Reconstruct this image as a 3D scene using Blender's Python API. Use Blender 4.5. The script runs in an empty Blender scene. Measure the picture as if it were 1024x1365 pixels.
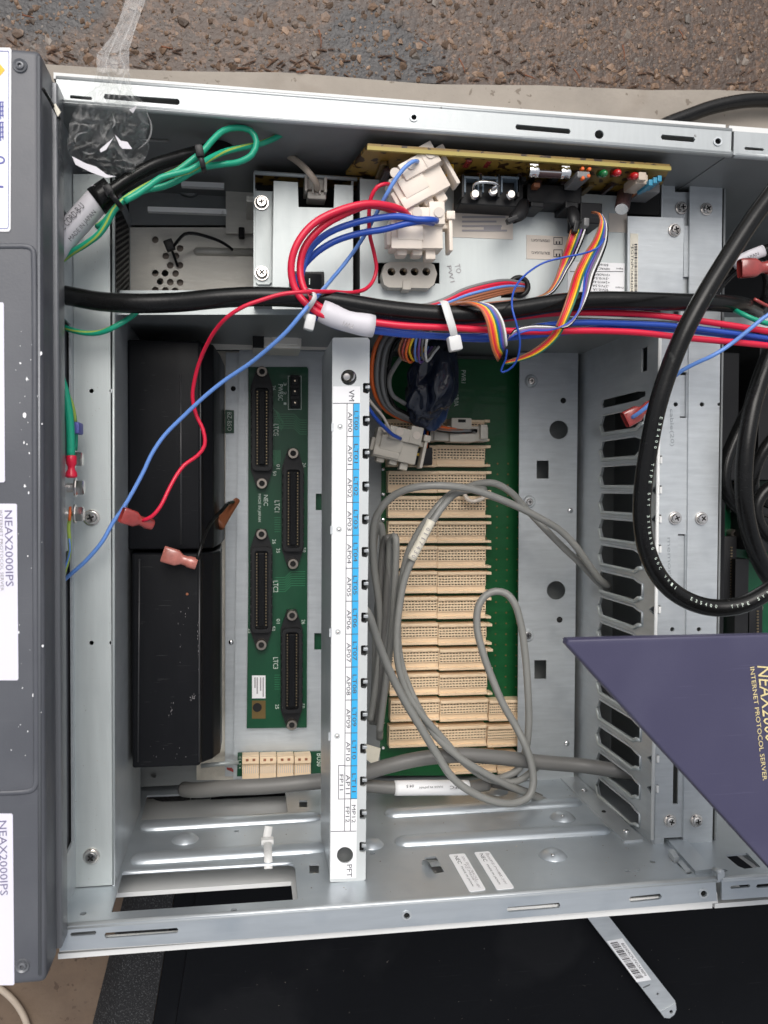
import bpy, bmesh, math, random
import numpy as np
from mathutils import Vector, Matrix, noise
from mathutils.geometry import delaunay_2d_cdt
random.seed(7)
S = bpy.context.scene
COL = S.collection
V = Vector
R = math.radians

# ------------------------------------------------------------------ camera
FPX = 1140.0                      # focal length in pixels of the 1024 x 1365 photograph
DIST = 0.63                       # camera height over the cabinet's back plate (z = 0)
Zc = V((182, -30.5, 1140)).normalized()
Xc = V((7138, -4.5, -1140))
Xc = (Xc - Zc * Xc.dot(Zc)).normalized()
Yc = Zc.cross(Xc)
ROT = Matrix((Xc, Yc, Zc))        # camera -> world
CAM = V((0, 0, DIST))

def ray(px, py):
    return ROT @ V(((px - 512) / FPX, -(py - 682.5) / FPX, -1))
def U(px, py, z):
    w = ray(px, py)
    return CAM + w * ((z - DIST) / w.z)
def PX(z):                        # metres per photograph pixel at height z
    return (U(501, 650, z) - U(500, 650, z)).length

cd = bpy.data.cameras.new("camera")
cam = bpy.data.objects.new("camera", cd)
COL.objects.link(cam)
cam.matrix_world = Matrix.Translation(CAM) @ ROT.to_4x4()
cd.sensor_fit = 'HORIZONTAL'
cd.sensor_width = 36
cd.lens = 36 * FPX / 1024
cd.clip_start = 0.01
cd.clip_end = 200
cd.dof.use_dof = True
cd.dof.focus_distance = .50
cd.dof.aperture_fstop = 24
S.camera = cam

# ------------------------------------------------------------------ daylight
SUN_EL, SUN_AZ = 57, 355
wd = bpy.data.worlds.new("World")
S.world = wd
wd.use_nodes = True
nt = wd.node_tree
bg = nt.nodes["Background"]
sky = nt.nodes.new("ShaderNodeTexSky")
sky.sky_type = 'NISHITA'
sky.sun_disc = False
sky.sun_elevation = R(SUN_EL)
sky.sun_rotation = R(SUN_AZ)
sky.air_density = 1.0
sky.dust_density = 5.0
sky.ozone_density = 0.6
hs = nt.nodes.new("ShaderNodeHueSaturation")
hs.inputs['Saturation'].default_value = 0.3
nt.links.new(sky.outputs[0], hs.inputs['Color'])
nt.links.new(hs.outputs[0], bg.inputs[0])
bg.inputs[1].default_value = 0.15
sd = bpy.data.lights.new("sun", 'SUN')
sd.energy = 1.05
sd.angle = R(40)
sd.color = (1, .955, .9)
so = bpy.data.objects.new("sun", sd)
COL.objects.link(so)
# sun_rotation turns clockwise from +Y
sdir = V((math.sin(R(SUN_AZ)) * math.cos(R(SUN_EL)), math.cos(R(SUN_AZ)) * math.cos(R(SUN_EL)), math.sin(R(SUN_EL))))
so.rotation_euler = sdir.to_track_quat('Z', 'Y').to_euler()
so.location = sdir * 3
S.view_settings.view_transform = 'Standard'
S.view_settings.look = 'None'
S.view_settings.gamma = 1
S.view_settings.exposure = 0.08
S.cycles.max_bounces = 8
S.cycles.transparent_max_bounces = 16

# ------------------------------------------------------------------ materials
def lin(r, g=None, b=None):
    if g is None: r, g, b = r
    f = lambda c: (c / 255 / 12.92) if c / 255 <= .04045 else ((c / 255 + .055) / 1.055) ** 2.4
    return (f(r), f(g), f(b), 1)
def mat(name, col, rough=.5, metal=0., var=.06, scale=60., stretch=(1, 1, 1), bump=0., bscale=300., speck=None, speck_amt=.5,
        speck_scale=250., coat=0., rvar=.08, wear=None, spec=.5, island=0., scratch=None):
    """Principled surface; noise varies colour and roughness, optional bump and irregular specks / wear patches of another colour."""
    m = bpy.data.materials.new(name)
    m.use_nodes = True
    t = m.node_tree; N = t.nodes; L = t.links
    p = N["Principled BSDF"]
    c = col if len(col) == 4 else (*col, 1)
    p.inputs['Metallic'].default_value = metal
    p.inputs['Coat Weight'].default_value = coat
    p.inputs['Specular IOR Level'].default_value = spec
    tc = N.new("ShaderNodeTexCoord")
    mp = N.new("ShaderNodeMapping"); mp.inputs['Scale'].default_value = stretch
    L.new(tc.outputs['Object'], mp.inputs[0])
    nz = N.new("ShaderNodeTexNoise"); nz.inputs['Scale'].default_value = scale; nz.inputs['Detail'].default_value = 6
    nz.inputs['Roughness'].default_value = .65
    L.new(mp.outputs[0], nz.inputs['Vector'])
    rp = N.new("ShaderNodeMapRange"); rp.inputs[1].default_value = .25; rp.inputs[2].default_value = .75
    rp.inputs[3].default_value = 1 - var; rp.inputs[4].default_value = 1 + var
    L.new(nz.outputs['Fac'], rp.inputs[0])
    mx = N.new("ShaderNodeMix"); mx.data_type = 'RGBA'; mx.blend_type = 'MULTIPLY'; mx.inputs[0].default_value = 1
    mx.inputs[6].default_value = c
    L.new(rp.outputs[0], mx.inputs[7])
    out = mx.outputs[2]
    if island:
        gi = N.new("ShaderNodeNewGeometry")
        ri = N.new("ShaderNodeMapRange"); ri.inputs[3].default_value = 1 - island; ri.inputs[4].default_value = 1 + island
        L.new(gi.outputs['Random Per Island'], ri.inputs[0])
        m2 = N.new("ShaderNodeMix"); m2.data_type = 'RGBA'; m2.blend_type = 'MULTIPLY'; m2.inputs[0].default_value = 1
        L.new(out, m2.inputs[6]); L.new(ri.outputs[0], m2.inputs[7]); out = m2.outputs[2]
    for (cc, amt, sc, sharp) in ([(speck, speck_amt, speck_scale, .02)] if speck else []) + ([(wear[0], wear[1], wear[2], wear[3] if len(wear) > 3 else .06)] if wear else []):
        n2 = N.new("ShaderNodeTexNoise"); n2.inputs['Scale'].default_value = sc; n2.inputs['Detail'].default_value = 4
        L.new(tc.outputs['Object'], n2.inputs['Vector'])
        r2 = N.new("ShaderNodeMapRange"); r2.inputs[1].default_value = amt; r2.inputs[2].default_value = amt + sharp
        L.new(n2.outputs['Fac'], r2.inputs[0])
        m2 = N.new("ShaderNodeMix"); m2.data_type = 'RGBA'
        L.new(r2.outputs[0], m2.inputs[0]); L.new(out, m2.inputs[6]); m2.inputs[7].default_value = cc if len(cc) == 4 else (*cc, 1)
        out = m2.outputs[2]
    sgate = None
    if scratch:                                     # thin straight scuffs in two crossing directions
        gs = []
        for (ang, st, sd_) in ((.35, 70., 1.7), (-.9, 55., 4.1), (1.45, 90., 8.3)):
            m3 = N.new("ShaderNodeMapping"); m3.inputs['Rotation'].default_value = (.3, .2, ang); m3.inputs['Location'].default_value = (sd_, sd_, sd_)
            m3.inputs['Scale'].default_value = (1, st, st)
            L.new(tc.outputs['Object'], m3.inputs[0])
            n3 = N.new("ShaderNodeTexNoise"); n3.inputs['Scale'].default_value = 22; n3.inputs['Detail'].default_value = 2
            L.new(m3.outputs[0], n3.inputs['Vector'])
            r5 = N.new("ShaderNodeMapRange"); r5.inputs[1].default_value = .735; r5.inputs[2].default_value = .765
            L.new(n3.outputs['Fac'], r5.inputs[0]); gs.append(r5.outputs[0])
        mm = N.new("ShaderNodeMath"); mm.operation = 'MAXIMUM'; L.new(gs[0], mm.inputs[0]); L.new(gs[1], mm.inputs[1])
        m4 = N.new("ShaderNodeMath"); m4.operation = 'MAXIMUM'; L.new(mm.outputs[0], m4.inputs[0]); L.new(gs[2], m4.inputs[1])
        m5 = N.new("ShaderNodeMath"); m5.operation = 'MULTIPLY'; L.new(m4.outputs[0], m5.inputs[0]); m5.inputs[1].default_value = scratch[1]
        m2 = N.new("ShaderNodeMix"); m2.data_type = 'RGBA'
        L.new(m5.outputs[0], m2.inputs[0]); L.new(out, m2.inputs[6]); m2.inputs[7].default_value = (*scratch[0][:3], 1)
        out = m2.outputs[2]
    L.new(out, p.inputs['Base Color'])
    r3 = N.new("ShaderNodeMapRange"); r3.inputs[1].default_value = .25; r3.inputs[2].default_value = .75
    r3.inputs[3].default_value = max(.03, rough - rvar); r3.inputs[4].default_value = min(1, rough + rvar)
    L.new(nz.outputs['Fac'], r3.inputs[0]); L.new(r3.outputs[0], p.inputs['Roughness'])
    if bump:
        nb = N.new("ShaderNodeTexNoise"); nb.inputs['Scale'].default_value = bscale; nb.inputs['Detail'].default_value = 5
        L.new(mp.outputs[0], nb.inputs['Vector'])
        bp = N.new("ShaderNodeBump"); bp.inputs['Strength'].default_value = bump; bp.inputs['Distance'].default_value = .001
        L.new(nb.outputs['Fac'], bp.inputs['Height']); L.new(bp.outputs[0], p.inputs['Normal'])
    return m
M = {}
def dm(key, *a, **k):
    M[key] = mat(key, *a, **k)
ZINC = (.50, .54, .56)
dm('steel', (.54, .57, .585), .38, .5, .10, 40, (1, 8, 1), .06, 500, wear=((.44, .47, .49), .5, 40, .3), scratch=((.7, .72, .74), .5))
dm('steel_post', (.51, .55, .545), .42, .35, .06, 30, (6, .6, 1), .05, 500, wear=((.47, .51, .51), .55, 40, .25), scratch=((.4, .42, .42), .35))
dm('steel_floor', (.50, .54, .57), .36, .6, .08, 35, (.6, 6, 1), .04, 400, wear=((.385, .435, .48), .5, 26, .3), rvar=.05, scratch=((.6, .64, .67), .4))
dm('steel_flange', (.43, .455, .46), .4, .4, .06, 40, (8, 1, 1), .06, 500, speck=(.2, .2, .2), speck_amt=.74, speck_scale=120)
dm('steel_cage_lit', (.74, .71, .64), .42, .25, .1, 50, (1, 5, 1), .08, 700)  # base raised and warmed to paint flash glow into the recessed bay
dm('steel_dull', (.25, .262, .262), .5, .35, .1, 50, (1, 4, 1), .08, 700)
dm('spangle', (.62, .58, .5), .36, .6, .14, 160, (1, 1, 1), .12, 900)
dm('white_shell', (.74, .745, .73), .45, 0, .04, 40, wear=((.5, .5, .48), .72, 80))
dm('cover_grey', lin(82, 84, 90), .42, 0, .05, 25, (1, 1, 1), .06, 900, speck=(.5, .5, .5), speck_amt=.775, speck_scale=90, wear=(lin(96, 98, 103), .52, 16, .25), scratch=((.2, .2, .21), .25))
dm('cover_side', lin(108, 110, 114), .32, .25, .06, 30, (8, .5, 1), .04, 600)
dm('purple', lin(68, 66, 91), .44, 0, .05, 30, bump=.05, bscale=1200, speck=lin(140, 138, 160), speck_amt=.76, speck_scale=130, wear=(lin(80, 79, 102), .5, 14, .3), scratch=(lin(128, 126, 152), .16))
dm('gold_print', lin(222, 205, 150), .5, 0, .02)
dm('black_plastic', (.012, .012, .013), .42, 0, .2, 60, bump=.03, bscale=800, spec=.3)
dm('battery', (.0075, .008, .0095), .36, 0, .2, 30, (1, .3, 1), .04, 900, spec=.14, speck=(.12, .12, .12), speck_amt=.775, speck_scale=140, scratch=((.09, .09, .09), .5))
dm('black_cable', (.0075, .0075, .0075), .24, 0, .2, 80, bump=.05, bscale=400, wear=((.04, .04, .038), .70, 120), spec=.26)
dm('black_sheet', (.003, .0035, .0048), .55, 0, .3, 6, rvar=.12, bump=.05, bscale=500, spec=.12, speck=(.09, .09, .09), speck_amt=.775, speck_scale=220, scratch=((.02, .021, .023), .6), wear=((.0075, .008, .0095), .56, 7))
dm('black_textured', (.016, .016, .017), .6, 0, .3, 300, bump=1, bscale=1100, spec=.3, speck=(.07, .07, .072), speck_amt=.58, speck_scale=900)
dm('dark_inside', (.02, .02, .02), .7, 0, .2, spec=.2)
dm('pcb', lin(10, 72, 45), .36, 0, .1, 90, (1, 1, 1), .03, 600, coat=.1, spec=.35)
dm('pcb_back', lin(14, 82, 42), .4, 0, .14, 70, (1, 3, 1), .03, 600, coat=.08, spec=.3)
dm('ink_violet', lin(118, 112, 142), .6, 0, .1)
dm('pcb_trace', lin(38, 118, 76), .35, 0, .05)
dm('pcb_hole', lin(112, 92, 52), .4, .4, .1)
dm('pcb_amber', lin(150, 120, 54), .4, 0, .2, 60, speck=lin(60, 38, 20), speck_amt=.56, speck_scale=140)
dm('pcb_edge', lin(176, 158, 82), .5, 0, .1, 60)
dm('beige', lin(243, 217, 182), .45, 0, .06, 60, wear=(lin(226, 192, 150), .55, 30, .25))
dm('bar_paint', lin(198, 202, 202), .42, .1, .04, 40, wear=(lin(190, 194, 194), .55, 30, .25))
dm('jack', (.30, .265, .23), .32, .9, .15, 200)
dm('nylon', lin(232, 220, 206), .42, 0, .04, 120)
dm('nylon_grey', lin(196, 190, 178), .42, 0, .05, 120)
dm('zip_white', lin(212, 212, 210), .3, 0, .05)
dm('red', lin(214, 28, 62), .34, 0, .05)
dm('blue', lin(38, 80, 178), .34, 0, .05)
dm('blue_light', lin(102, 145, 216), .38, 0, .05)
dm('green', lin(26, 158, 124), .36, 0, .05)
dm('yellow_stripe', lin(160, 185, 80), .38, 0, .05)
dm('brown', lin(150, 92, 62), .4, 0, .05)
dm('orange', lin(226, 104, 44), .4, 0, .05)
dm('yellow', lin(236, 196, 40), .4, 0, .05)
dm('wire_green', lin(34, 105, 84), .4, 0, .05)
dm('violet', lin(110, 78, 150), .4, 0, .05)
dm('grey_wire', lin(120, 120, 120), .45, 0, .05)
dm('white', lin(232, 230, 228), .45, 0, .03)
dm('grey_cable', lin(138, 138, 134), .42, 0, .05, 60, speck=lin(95, 95, 95), speck_amt=.74, speck_scale=300)
dm('grey_cable_dark', lin(112, 111, 108), .42, 0, .05, 60)
dm('beige_cable', lin(190, 175, 158), .45, 0, .05)
dm('terminal', lin(156, 60, 56), .2, 0, .3, 120, coat=.8)
dm('seam_highlight', (.045, .045, .047), .3, 0, .2)
dm('terminal_pale', lin(184, 112, 100), .2, 0, .3, 140, coat=.8)
dm('label', lin(240, 240, 241), .5, 0, .015, 30)
dm('label_lilac', lin(226, 224, 236), .5, 0, .02, 30)
dm('label_beige', lin(212, 202, 190), .5, 0, .05, 60)
dm('label_cream', lin(228, 222, 205), .5, 0, .06, 200)
dm('sleeve', lin(208, 205, 210), .45, 0, .04, 100)
dm('ink_bar', lin(82, 82, 90), .6, 0, .1)
dm('ink', lin(52, 50, 56), .6, 0, .1)
dm('ink_blue', lin(92, 96, 168), .6, 0, .1)
dm('ink_red', lin(190, 84, 92), .6, 0, .1)
dm('ink_faint', lin(160, 156, 158), .6, 0, .1)
dm('sky_blue_print', lin(52, 172, 226), .5, 0, .02)
dm('warning_yellow', lin(240, 190, 50), .5, 0, .05)
dm('silk', lin(214, 226, 214), .5, 0, .05)
dm('chrome', (.78, .74, .70), .16, 1, .1, 200, rvar=.05)
dm('brass', (.80, .66, .5), .22, 1, .1, 200)
dm('gold', (.24, .19, .12), .4, 1, .2)
dm('bright_metal', (.84, .84, .84), .14, 1, .05, 100)
dm('led_green', lin(18, 112, 58), .15, 0, .05, coat=1)
dm('led_red', lin(185, 22, 30), .15, 0, .05, coat=1)
dm('frame_grey', lin(104, 118, 130), .4, 0, .05)
dm('pencil', lin(150, 156, 160), .6, 0, .1)
dm('trimmer', lin(40, 130, 160), .4, 0, .1)
dm('capacitor', lin(58, 40, 40), .3, 0, .1)
dm('navy_wrap', lin(16, 26, 46), .22, 0, .4, 40, bump=.15, bscale=120, coat=.4, wear=(lin(38, 74, 128), .56, 16, .12))
dm('shaded_pavement', lin(104, 87, 72), .8, 0, .22, 30, bump=.5, bscale=300, speck=lin(82, 66, 54), speck_amt=.64, speck_scale=160, wear=(lin(116, 99, 83), .5, 18, .2))
dm('concrete', lin(152, 144, 134), .85, 0, .16, 22, bump=.4, bscale=260, speck=lin(122, 112, 101), speck_amt=.66, speck_scale=160, wear=(lin(132, 122, 111), .56, 7))
dm('asphalt', lin(70, 54, 43), .42, 0, .5, 60, bump=1, bscale=260, speck=lin(98, 74, 56), speck_amt=.56, speck_scale=230, wear=(lin(50, 48, 49), .55, 8))
dm('stone', lin(108, 86, 68), .45, 0, .3, 200, island=.6, bump=.3, bscale=900)
dm('stone_blue', lin(108, 99, 91), .45, 0, .3, 200, island=.45)
dm('brown_plate', (.30, .25, .21), .5, .2, .1)
dm('litter', lin(82, 60, 46), .8, 0, .3, 200, island=.4)
dm('crumb', lin(150, 142, 132), .9, 0, .3, 200, island=.5)
dm('needle', lin(120, 72, 46), .7, 0, .2)

def film_material(nm='clear_film', lo=.035, hi=.55):
    m = bpy.data.materials.new(nm); m.use_nodes = True
    t = m.node_tree; N = t.nodes; L = t.links
    o = N['Material Output']; p = N['Principled BSDF']
    p.inputs['Base Color'].default_value = (.9, .9, .9, 1)
    p.inputs['Roughness'].default_value = .07
    tr = N.new('ShaderNodeBsdfTransparent'); tr.inputs[0].default_value = (.95, .95, .94, 1)
    mx = N.new('ShaderNodeMixShader')
    lw = N.new('ShaderNodeLayerWeight'); lw.inputs[0].default_value = .28
    mr = N.new('ShaderNodeMapRange'); mr.inputs[3].default_value = lo; mr.inputs[4].default_value = hi
    L.new(lw.outputs['Facing'], mr.inputs[0])
    L.new(mr.outputs[0], mx.inputs[0]); L.new(tr.outputs[0], mx.inputs[1]); L.new(p.outputs[0], mx.inputs[2])
    L.new(mx.outputs[0], o.inputs[0])
    return m
M['film'] = film_material()
M['film_edge'] = film_material('film_edge', .08, .3)

# ------------------------------------------------------------------ mesh helpers
def link(name, bm, m, parent=None, smooth=False, shared=None, loc=None):
    """One mesh object out of a bmesh in world coordinates; its origin goes to the mesh's bottom centre (or LOC)."""
    bm.normal_update()
    me = bpy.data.meshes.new(name)
    bm.to_mesh(me); bm.free()
    for k in (m if isinstance(m, (list, tuple)) else [m]):
        me.materials.append(M[k])
    if smooth:
        for p in me.polygons: p.use_smooth = True
        if smooth != 'all':
            try: me.set_sharp_from_angle(angle=R(35))
            except Exception: pass
    n = len(me.vertices)
    co = np.empty(n * 3, 'f'); me.vertices.foreach_get('co', co); co = co.reshape(-1, 3)
    if loc is None:
        lo, hi = co.min(0), co.max(0)
        loc = V(((lo[0] + hi[0]) / 2, (lo[1] + hi[1]) / 2, lo[2]))
    co -= np.array(loc, 'f'); me.vertices.foreach_set('co', co.ravel())
    o = bpy.data.objects.new(name, me); COL.objects.link(o)
    place(o, loc, parent)
    return o
def wloc(o):
    l = V(o.location)
    while o.parent: o = o.parent; l = l + V(o.location)
    return l
def place(o, loc, parent):
    if parent:
        o.parent = parent
        o.location = V(loc) - wloc(parent)
    else:
        o.location = loc
def again(src, loc, parent, rotz=None):
    """A copy of a part at another place, sharing its mesh (sub-parts come along)."""
    c = src.copy(); COL.objects.link(c); place(c, loc, parent)
    if rotz is not None: c.rotation_euler = (0, 0, rotz)
    for ch in list(src.children):
        d = ch.copy(); COL.objects.link(d); d.parent = c; d.location = ch.location
    return c
def tag(o, label, cat, group=None, kind=None):
    if label: o['label'] = label
    if cat: o['category'] = cat
    if group: o['group'] = group
    if kind: o['kind'] = kind
    return o
def thing(name, loc, label, cat, group=None):
    o = bpy.data.objects.new(name, None); o.empty_display_size = .01
    COL.objects.link(o); o.location = loc
    return tag(o, label, cat, group)
def B(): return bmesh.new()

def plate(bm, outer, n, t, holes=(), mi=0, wall_mi=None):
    """Flat sheet through the 3-D loop OUTER, thickness T behind the face whose normal is N, with holes cut through."""
    n = V(n).normalized()
    o = outer[0]
    u = (outer[1] - o).normalized(); u = (u - n * u.dot(n)).normalized(); v = n.cross(u)
    loops = []; pts = []; edges = []
    for lp in [outer, *holes]:
        q = [((p - o).dot(u), (p - o).dot(v)) for p in lp]
        a = len(pts)
        pts += [V(x) for x in q]
        edges += [(a + i, a + (i + 1) % len(q)) for i in range(len(q))]
        loops.append((a, len(q)))
    h0 = n.dot(o)
    vs, es, fs, ov, oe, of = delaunay_2d_cdt(pts, edges, [], 1, 1e-7)
    if holes:                                            # keep the triangles outside every hole
        def inside(c, lp):
            r = False; j = len(lp) - 1
            for i in range(len(lp)):
                a, b = lp[i], lp[j]
                if (a.y > c.y) != (b.y > c.y) and c.x < (b.x - a.x) * (c.y - a.y) / (b.y - a.y) + a.x: r = not r
                j = i
            return r
        hl = [pts[a:a + m] for a, m in loops[1:]]
        bb = [(min(p.x for p in q), max(p.x for p in q), min(p.y for p in q), max(p.y for p in q)) for q in hl]
        keep = []
        for f in fs:
            c = (vs[f[0]] + vs[f[1]] + vs[f[2]]) / 3
            if not any(b[0] <= c.x <= b[1] and b[2] <= c.y <= b[3] and inside(c, q) for q, b in zip(hl, bb)): keep.append(f)
        fs = keep
    P = [o + u * x.x + v * x.y for x in vs]
    top = [bm.verts.new(p) for p in P]
    bot = [bm.verts.new(p - n * t) for p in P] if t else None
    for f in fs:
        a, b, c = [vs[i] for i in f[:3]]
        ccw = (b - a).cross(c - a) > 0
        ff = list(f) if ccw else list(reversed(f))
        try:
            q = bm.faces.new([top[i] for i in ff]); q.material_index = mi
            if t:
                q = bm.faces.new([bot[i] for i in reversed(ff)]); q.material_index = mi
        except ValueError: pass
    if t:
        cnt = {}
        for f in fs:
            for i in range(len(f)):
                e = (f[i], f[(i + 1) % len(f)])
                k = tuple(sorted(e)); cnt.setdefault(k, []).append((f, e))
        for k, l in cnt.items():
            if len(l) == 1:
                f, e = l[0]
                a, b, c = [vs[i] for i in f[:3]]
                i, j = e if (b - a).cross(c - a) > 0 else (e[1], e[0])
                try:
                    q = bm.faces.new([top[i], bot[i], bot[j], top[j]]); q.material_index = mi if wall_mi is None else wall_mi
                except ValueError: pass
def zp(pts, z): return [U(x, y, z) for x, y in pts]
def circ_px(x, y, r, n=20): return [(x + r * math.cos(2 * math.pi * i / n), y + r * math.sin(2 * math.pi * i / n)) for i in range(n)]
def slot_px(x0, y0, x1, y1, slope=0., c=2.):
    """A rounded slot: box x0..x1, y0..y1 (at its own ends), sheared along SLOPE."""
    p = []
    for (cx, cy, a0) in ((x1 - c, y0 + c, -90), (x1 - c, y1 - c, 0), (x0 + c, y1 - c, 90), (x0 + c, y0 + c, 180)):
        for k in range(5):
            a = R(a0 + 90 * k / 4)
            p.append((cx + c * math.cos(a), cy + c * math.sin(a)))
    return [(x, y + slope * (x - (x0 + x1) / 2)) for x, y in p]
def quad(x0, y0, x1, y1): return [(x0, y0), (x1, y0), (x1, y1), (x0, y1)]
def zplate(name, pts, z, t, m, parent=None, holes=(), **k):
    bm = B(); plate(bm, zp(pts, z), (0, 0, 1), t, [zp(h, z) for h in holes])
    return link(name, bm, m, parent, **k)
def box(bm, c, size, rot=None, bev=0., mi=0, seg=2):
    r = bmesh.ops.create_cube(bm, size=1, matrix=Matrix.Translation(V(c)) @ (rot.to_4x4() if rot else Matrix.Identity(4)) @ Matrix.Diagonal((*size, 1)))
    vs = r['verts']; fs = {f for v in vs for f in v.link_faces}
    for f in fs: f.material_index = mi
    if bev:
        es = list({e for v in vs for e in v.link_edges})
        q = bmesh.ops.bevel(bm, geom=es, offset=bev, segments=seg, affect='EDGES', profile=.6)
        for f in q['faces']: f.material_index = mi
def boxpx(bm, x0, y0, x1, y1, z0, z1, bev=0., mi=0):
    """Axis-aligned block whose top face (at z1) covers the given pixels."""
    a, b = U(x0, (y0 + y1) / 2, z1), U(x1, (y0 + y1) / 2, z1)
    c, d = U((x0 + x1) / 2, y0, z1), U((x0 + x1) / 2, y1, z1)
    box(bm, ((a.x + b.x) / 2, (c.y + d.y) / 2, (z0 + z1) / 2), (abs(b.x - a.x), abs(c.y - d.y), z1 - z0), None, bev, mi)
def lathe(bm, c, prof, n=16, axis=(0, 0, 1), mi=0, cap=True):
    q = V((0, 0, 1)).rotation_difference(V(axis).normalized())
    rings = []
    for r, h in prof:
        rings.append([bm.verts.new(V(c) + q @ V((r * math.cos(2 * math.pi * i / n), r * math.sin(2 * math.pi * i / n), h))) for i in range(n)])
    for a, b in zip(rings, rings[1:]):
        for i in range(n):
            f = bm.faces.new([a[i], a[(i + 1) % n], b[(i + 1) % n], b[i]]); f.material_index = mi
    if cap:
        f = bm.faces.new(rings[-1]); f.material_index = mi
        f = bm.faces.new(list(reversed(rings[0]))); f.material_index = mi
def spline(P, step=.0025):
    """Catmull-Rom (centripetal) through the points."""
    P = [V(p) for p in P]
    Q = [P[0] * 2 - P[1]] + P + [P[-1] * 2 - P[-2]]
    out = []
    for i in range(1, len(Q) - 2):
        p0, p1, p2, p3 = Q[i - 1:i + 3]
        t0 = 0; t1 = t0 + max(1e-5, (p1 - p0).length) ** .5; t2 = t1 + max(1e-5, (p2 - p1).length) ** .5; t3 = t2 + max(1e-5, (p3 - p2).length) ** .5
        n = max(2, int((p2 - p1).length / step))
        for k in range(n):
            t = t1 + (t2 - t1) * k / n
            a1 = p0 * ((t1 - t) / (t1 - t0)) + p1 * ((t - t0) / (t1 - t0))
            a2 = p1 * ((t2 - t) / (t2 - t1)) + p2 * ((t - t1) / (t2 - t1))
            a3 = p2 * ((t3 - t) / (t3 - t2)) + p3 * ((t - t2) / (t3 - t2))
            b1 = a1 * ((t2 - t) / (t2 - t0)) + a2 * ((t - t0) / (t2 - t0))
            b2 = a2 * ((t3 - t) / (t3 - t1)) + a3 * ((t - t1) / (t3 - t1))
            out.append(b1 * ((t2 - t) / (t2 - t1)) + b2 * ((t - t1) / (t2 - t1)))
    out.append(P[-1])
    return out
def sweep(bm, path, rad, n=10, mi=0, stripe=None, twist=0., flat=1., cap=True):
    """Tube along PATH. RAD number or function of 0..1. STRIPE = (material index, share of the girth). FLAT squashes along z."""
    T = []
    for i in range(len(path)):
        a = path[max(0, i - 1)]; b = path[min(len(path) - 1, i + 1)]
        d = (b - a)
        T.append(d.normalized() if d.length > 1e-9 else (T[-1] if T else V((1, 0, 0))))
    nrm = V((0, 0, 1))
    if abs(T[0].dot(nrm)) > .95: nrm = V((0, 1, 0))
    rings = []
    for i, p in enumerate(path):
        nrm = (nrm - T[i] * nrm.dot(T[i]))
        if nrm.length < 1e-6: nrm = T[i].orthogonal()
        nrm.normalize()
        bn = T[i].cross(nrm)
        s = i / max(1, len(path) - 1)
        r = rad(s) if callable(rad) else rad
        ring = []
        for k in range(n):
            a = 2 * math.pi * k / n + twist * s
            ring.append(bm.verts.new(p + bn * (r * math.cos(a)) + nrm * (r * flat * math.sin(a))))
        rings.append(ring)
    for a, b in zip(rings, rings[1:]):
        for k in range(n):
            f = bm.faces.new([a[k], a[(k + 1) % n], b[(k + 1) % n], b[k]])
            f.material_index = stripe[0] if stripe and k < stripe[1] * n else mi
            f.smooth = True
    if cap:
        bm.faces.new(list(reversed(rings[0]))).material_index = mi
        bm.faces.new(rings[-1]).material_index = mi
def P3(pts, z=None): return [U(p[0], p[1], p[2] if len(p) > 2 else z) for p in pts]
def wobble(path, a, seed):
    return [p + V((noise.noise(V((seed, i * .045, 1))), noise.noise(V((seed, i * .045, 7))), noise.noise(V((seed, i * .045, 13))))) * a * 2 for i, p in enumerate(path)]
def wire(name, pts, dpx, m, parent=None, z=None, n=10, stripe=None, twist=0., label=None, cat=None, group=None, step=.0025, rad=None, flat=1.):
    path = spline(P3(pts, z), step)
    path = wobble(path, .12 * dpx * .5 * PX(pts[0][2] if len(pts[0]) > 2 else z), len(path) * 1.7)
    if rad is None:
        rad = dpx * .5 * PX(pts[len(pts) // 2][2] if len(pts[0]) > 2 else z)
    bm = B(); sweep(bm, path, rad, n, 0, stripe, twist, flat)
    o = link(name, bm, m, parent, smooth='all')
    if label: tag(o, label, cat, group)
    return o
_txt = {}
def text_mesh(s, font_scale=1.):
    if s not in _txt:
        c = bpy.data.curves.new('lettering', 'FONT'); c.body = s; c.align_x = 'CENTER'; c.align_y = 'CENTER'; c.resolution_u = 2
        o = bpy.data.objects.new('lettering', c)
        me = bpy.data.meshes.new_from_object(o)
        bpy.data.objects.remove(o)
        _txt[s] = ([v.co.copy() for v in me.vertices], [tuple(p.vertices) for p in me.polygons])
        bpy.data.meshes.remove(me)
    return _txt[s]
def put_text(bm, s, at, u, up, size=None, length=None, height=None, shear=0.):
    """Flat letters at AT, reading along U with their tops towards UP. SIZE = cap height, or fit to LENGTH x HEIGHT."""
    vs, fs = text_mesh(s)
    if not vs: return
    x0 = min(v.x for v in vs); x1 = max(v.x for v in vs); y0 = min(v.y for v in vs); y1 = max(v.y for v in vs)
    sy = (height or size) / (y1 - y0) if (height) else (size / .7)
    sx = length / (x1 - x0) if length else sy
    u = V(u).normalized(); up = V(up).normalized()
    cx, cy = (x0 + x1) / 2, (y0 + y1) / 2
    nv = [bm.verts.new(V(at) + u * ((v.x - cx) * sx + shear * (v.y - cy) * sy) + up * ((v.y - cy) * sy)) for v in vs]
    for f in fs:
        try: bm.faces.new([nv[i] for i in f])
        except ValueError: pass
DOWN, RIGHT = V((0, -1, 0)), V((1, 0, 0))
def text_down(bm, s, px, py, z, length_px=None, height_px=None, tilt=0.):
    """Letters reading down the picture with their tops to the right, as everything on this cabinet is turned."""
    k = PX(z)
    q = Matrix.Rotation(tilt, 3, 'Z')
    put_text(bm, s, U(px, py, z), q @ DOWN, q @ RIGHT, length=length_px * k if length_px else None, height=height_px * k)
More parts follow.
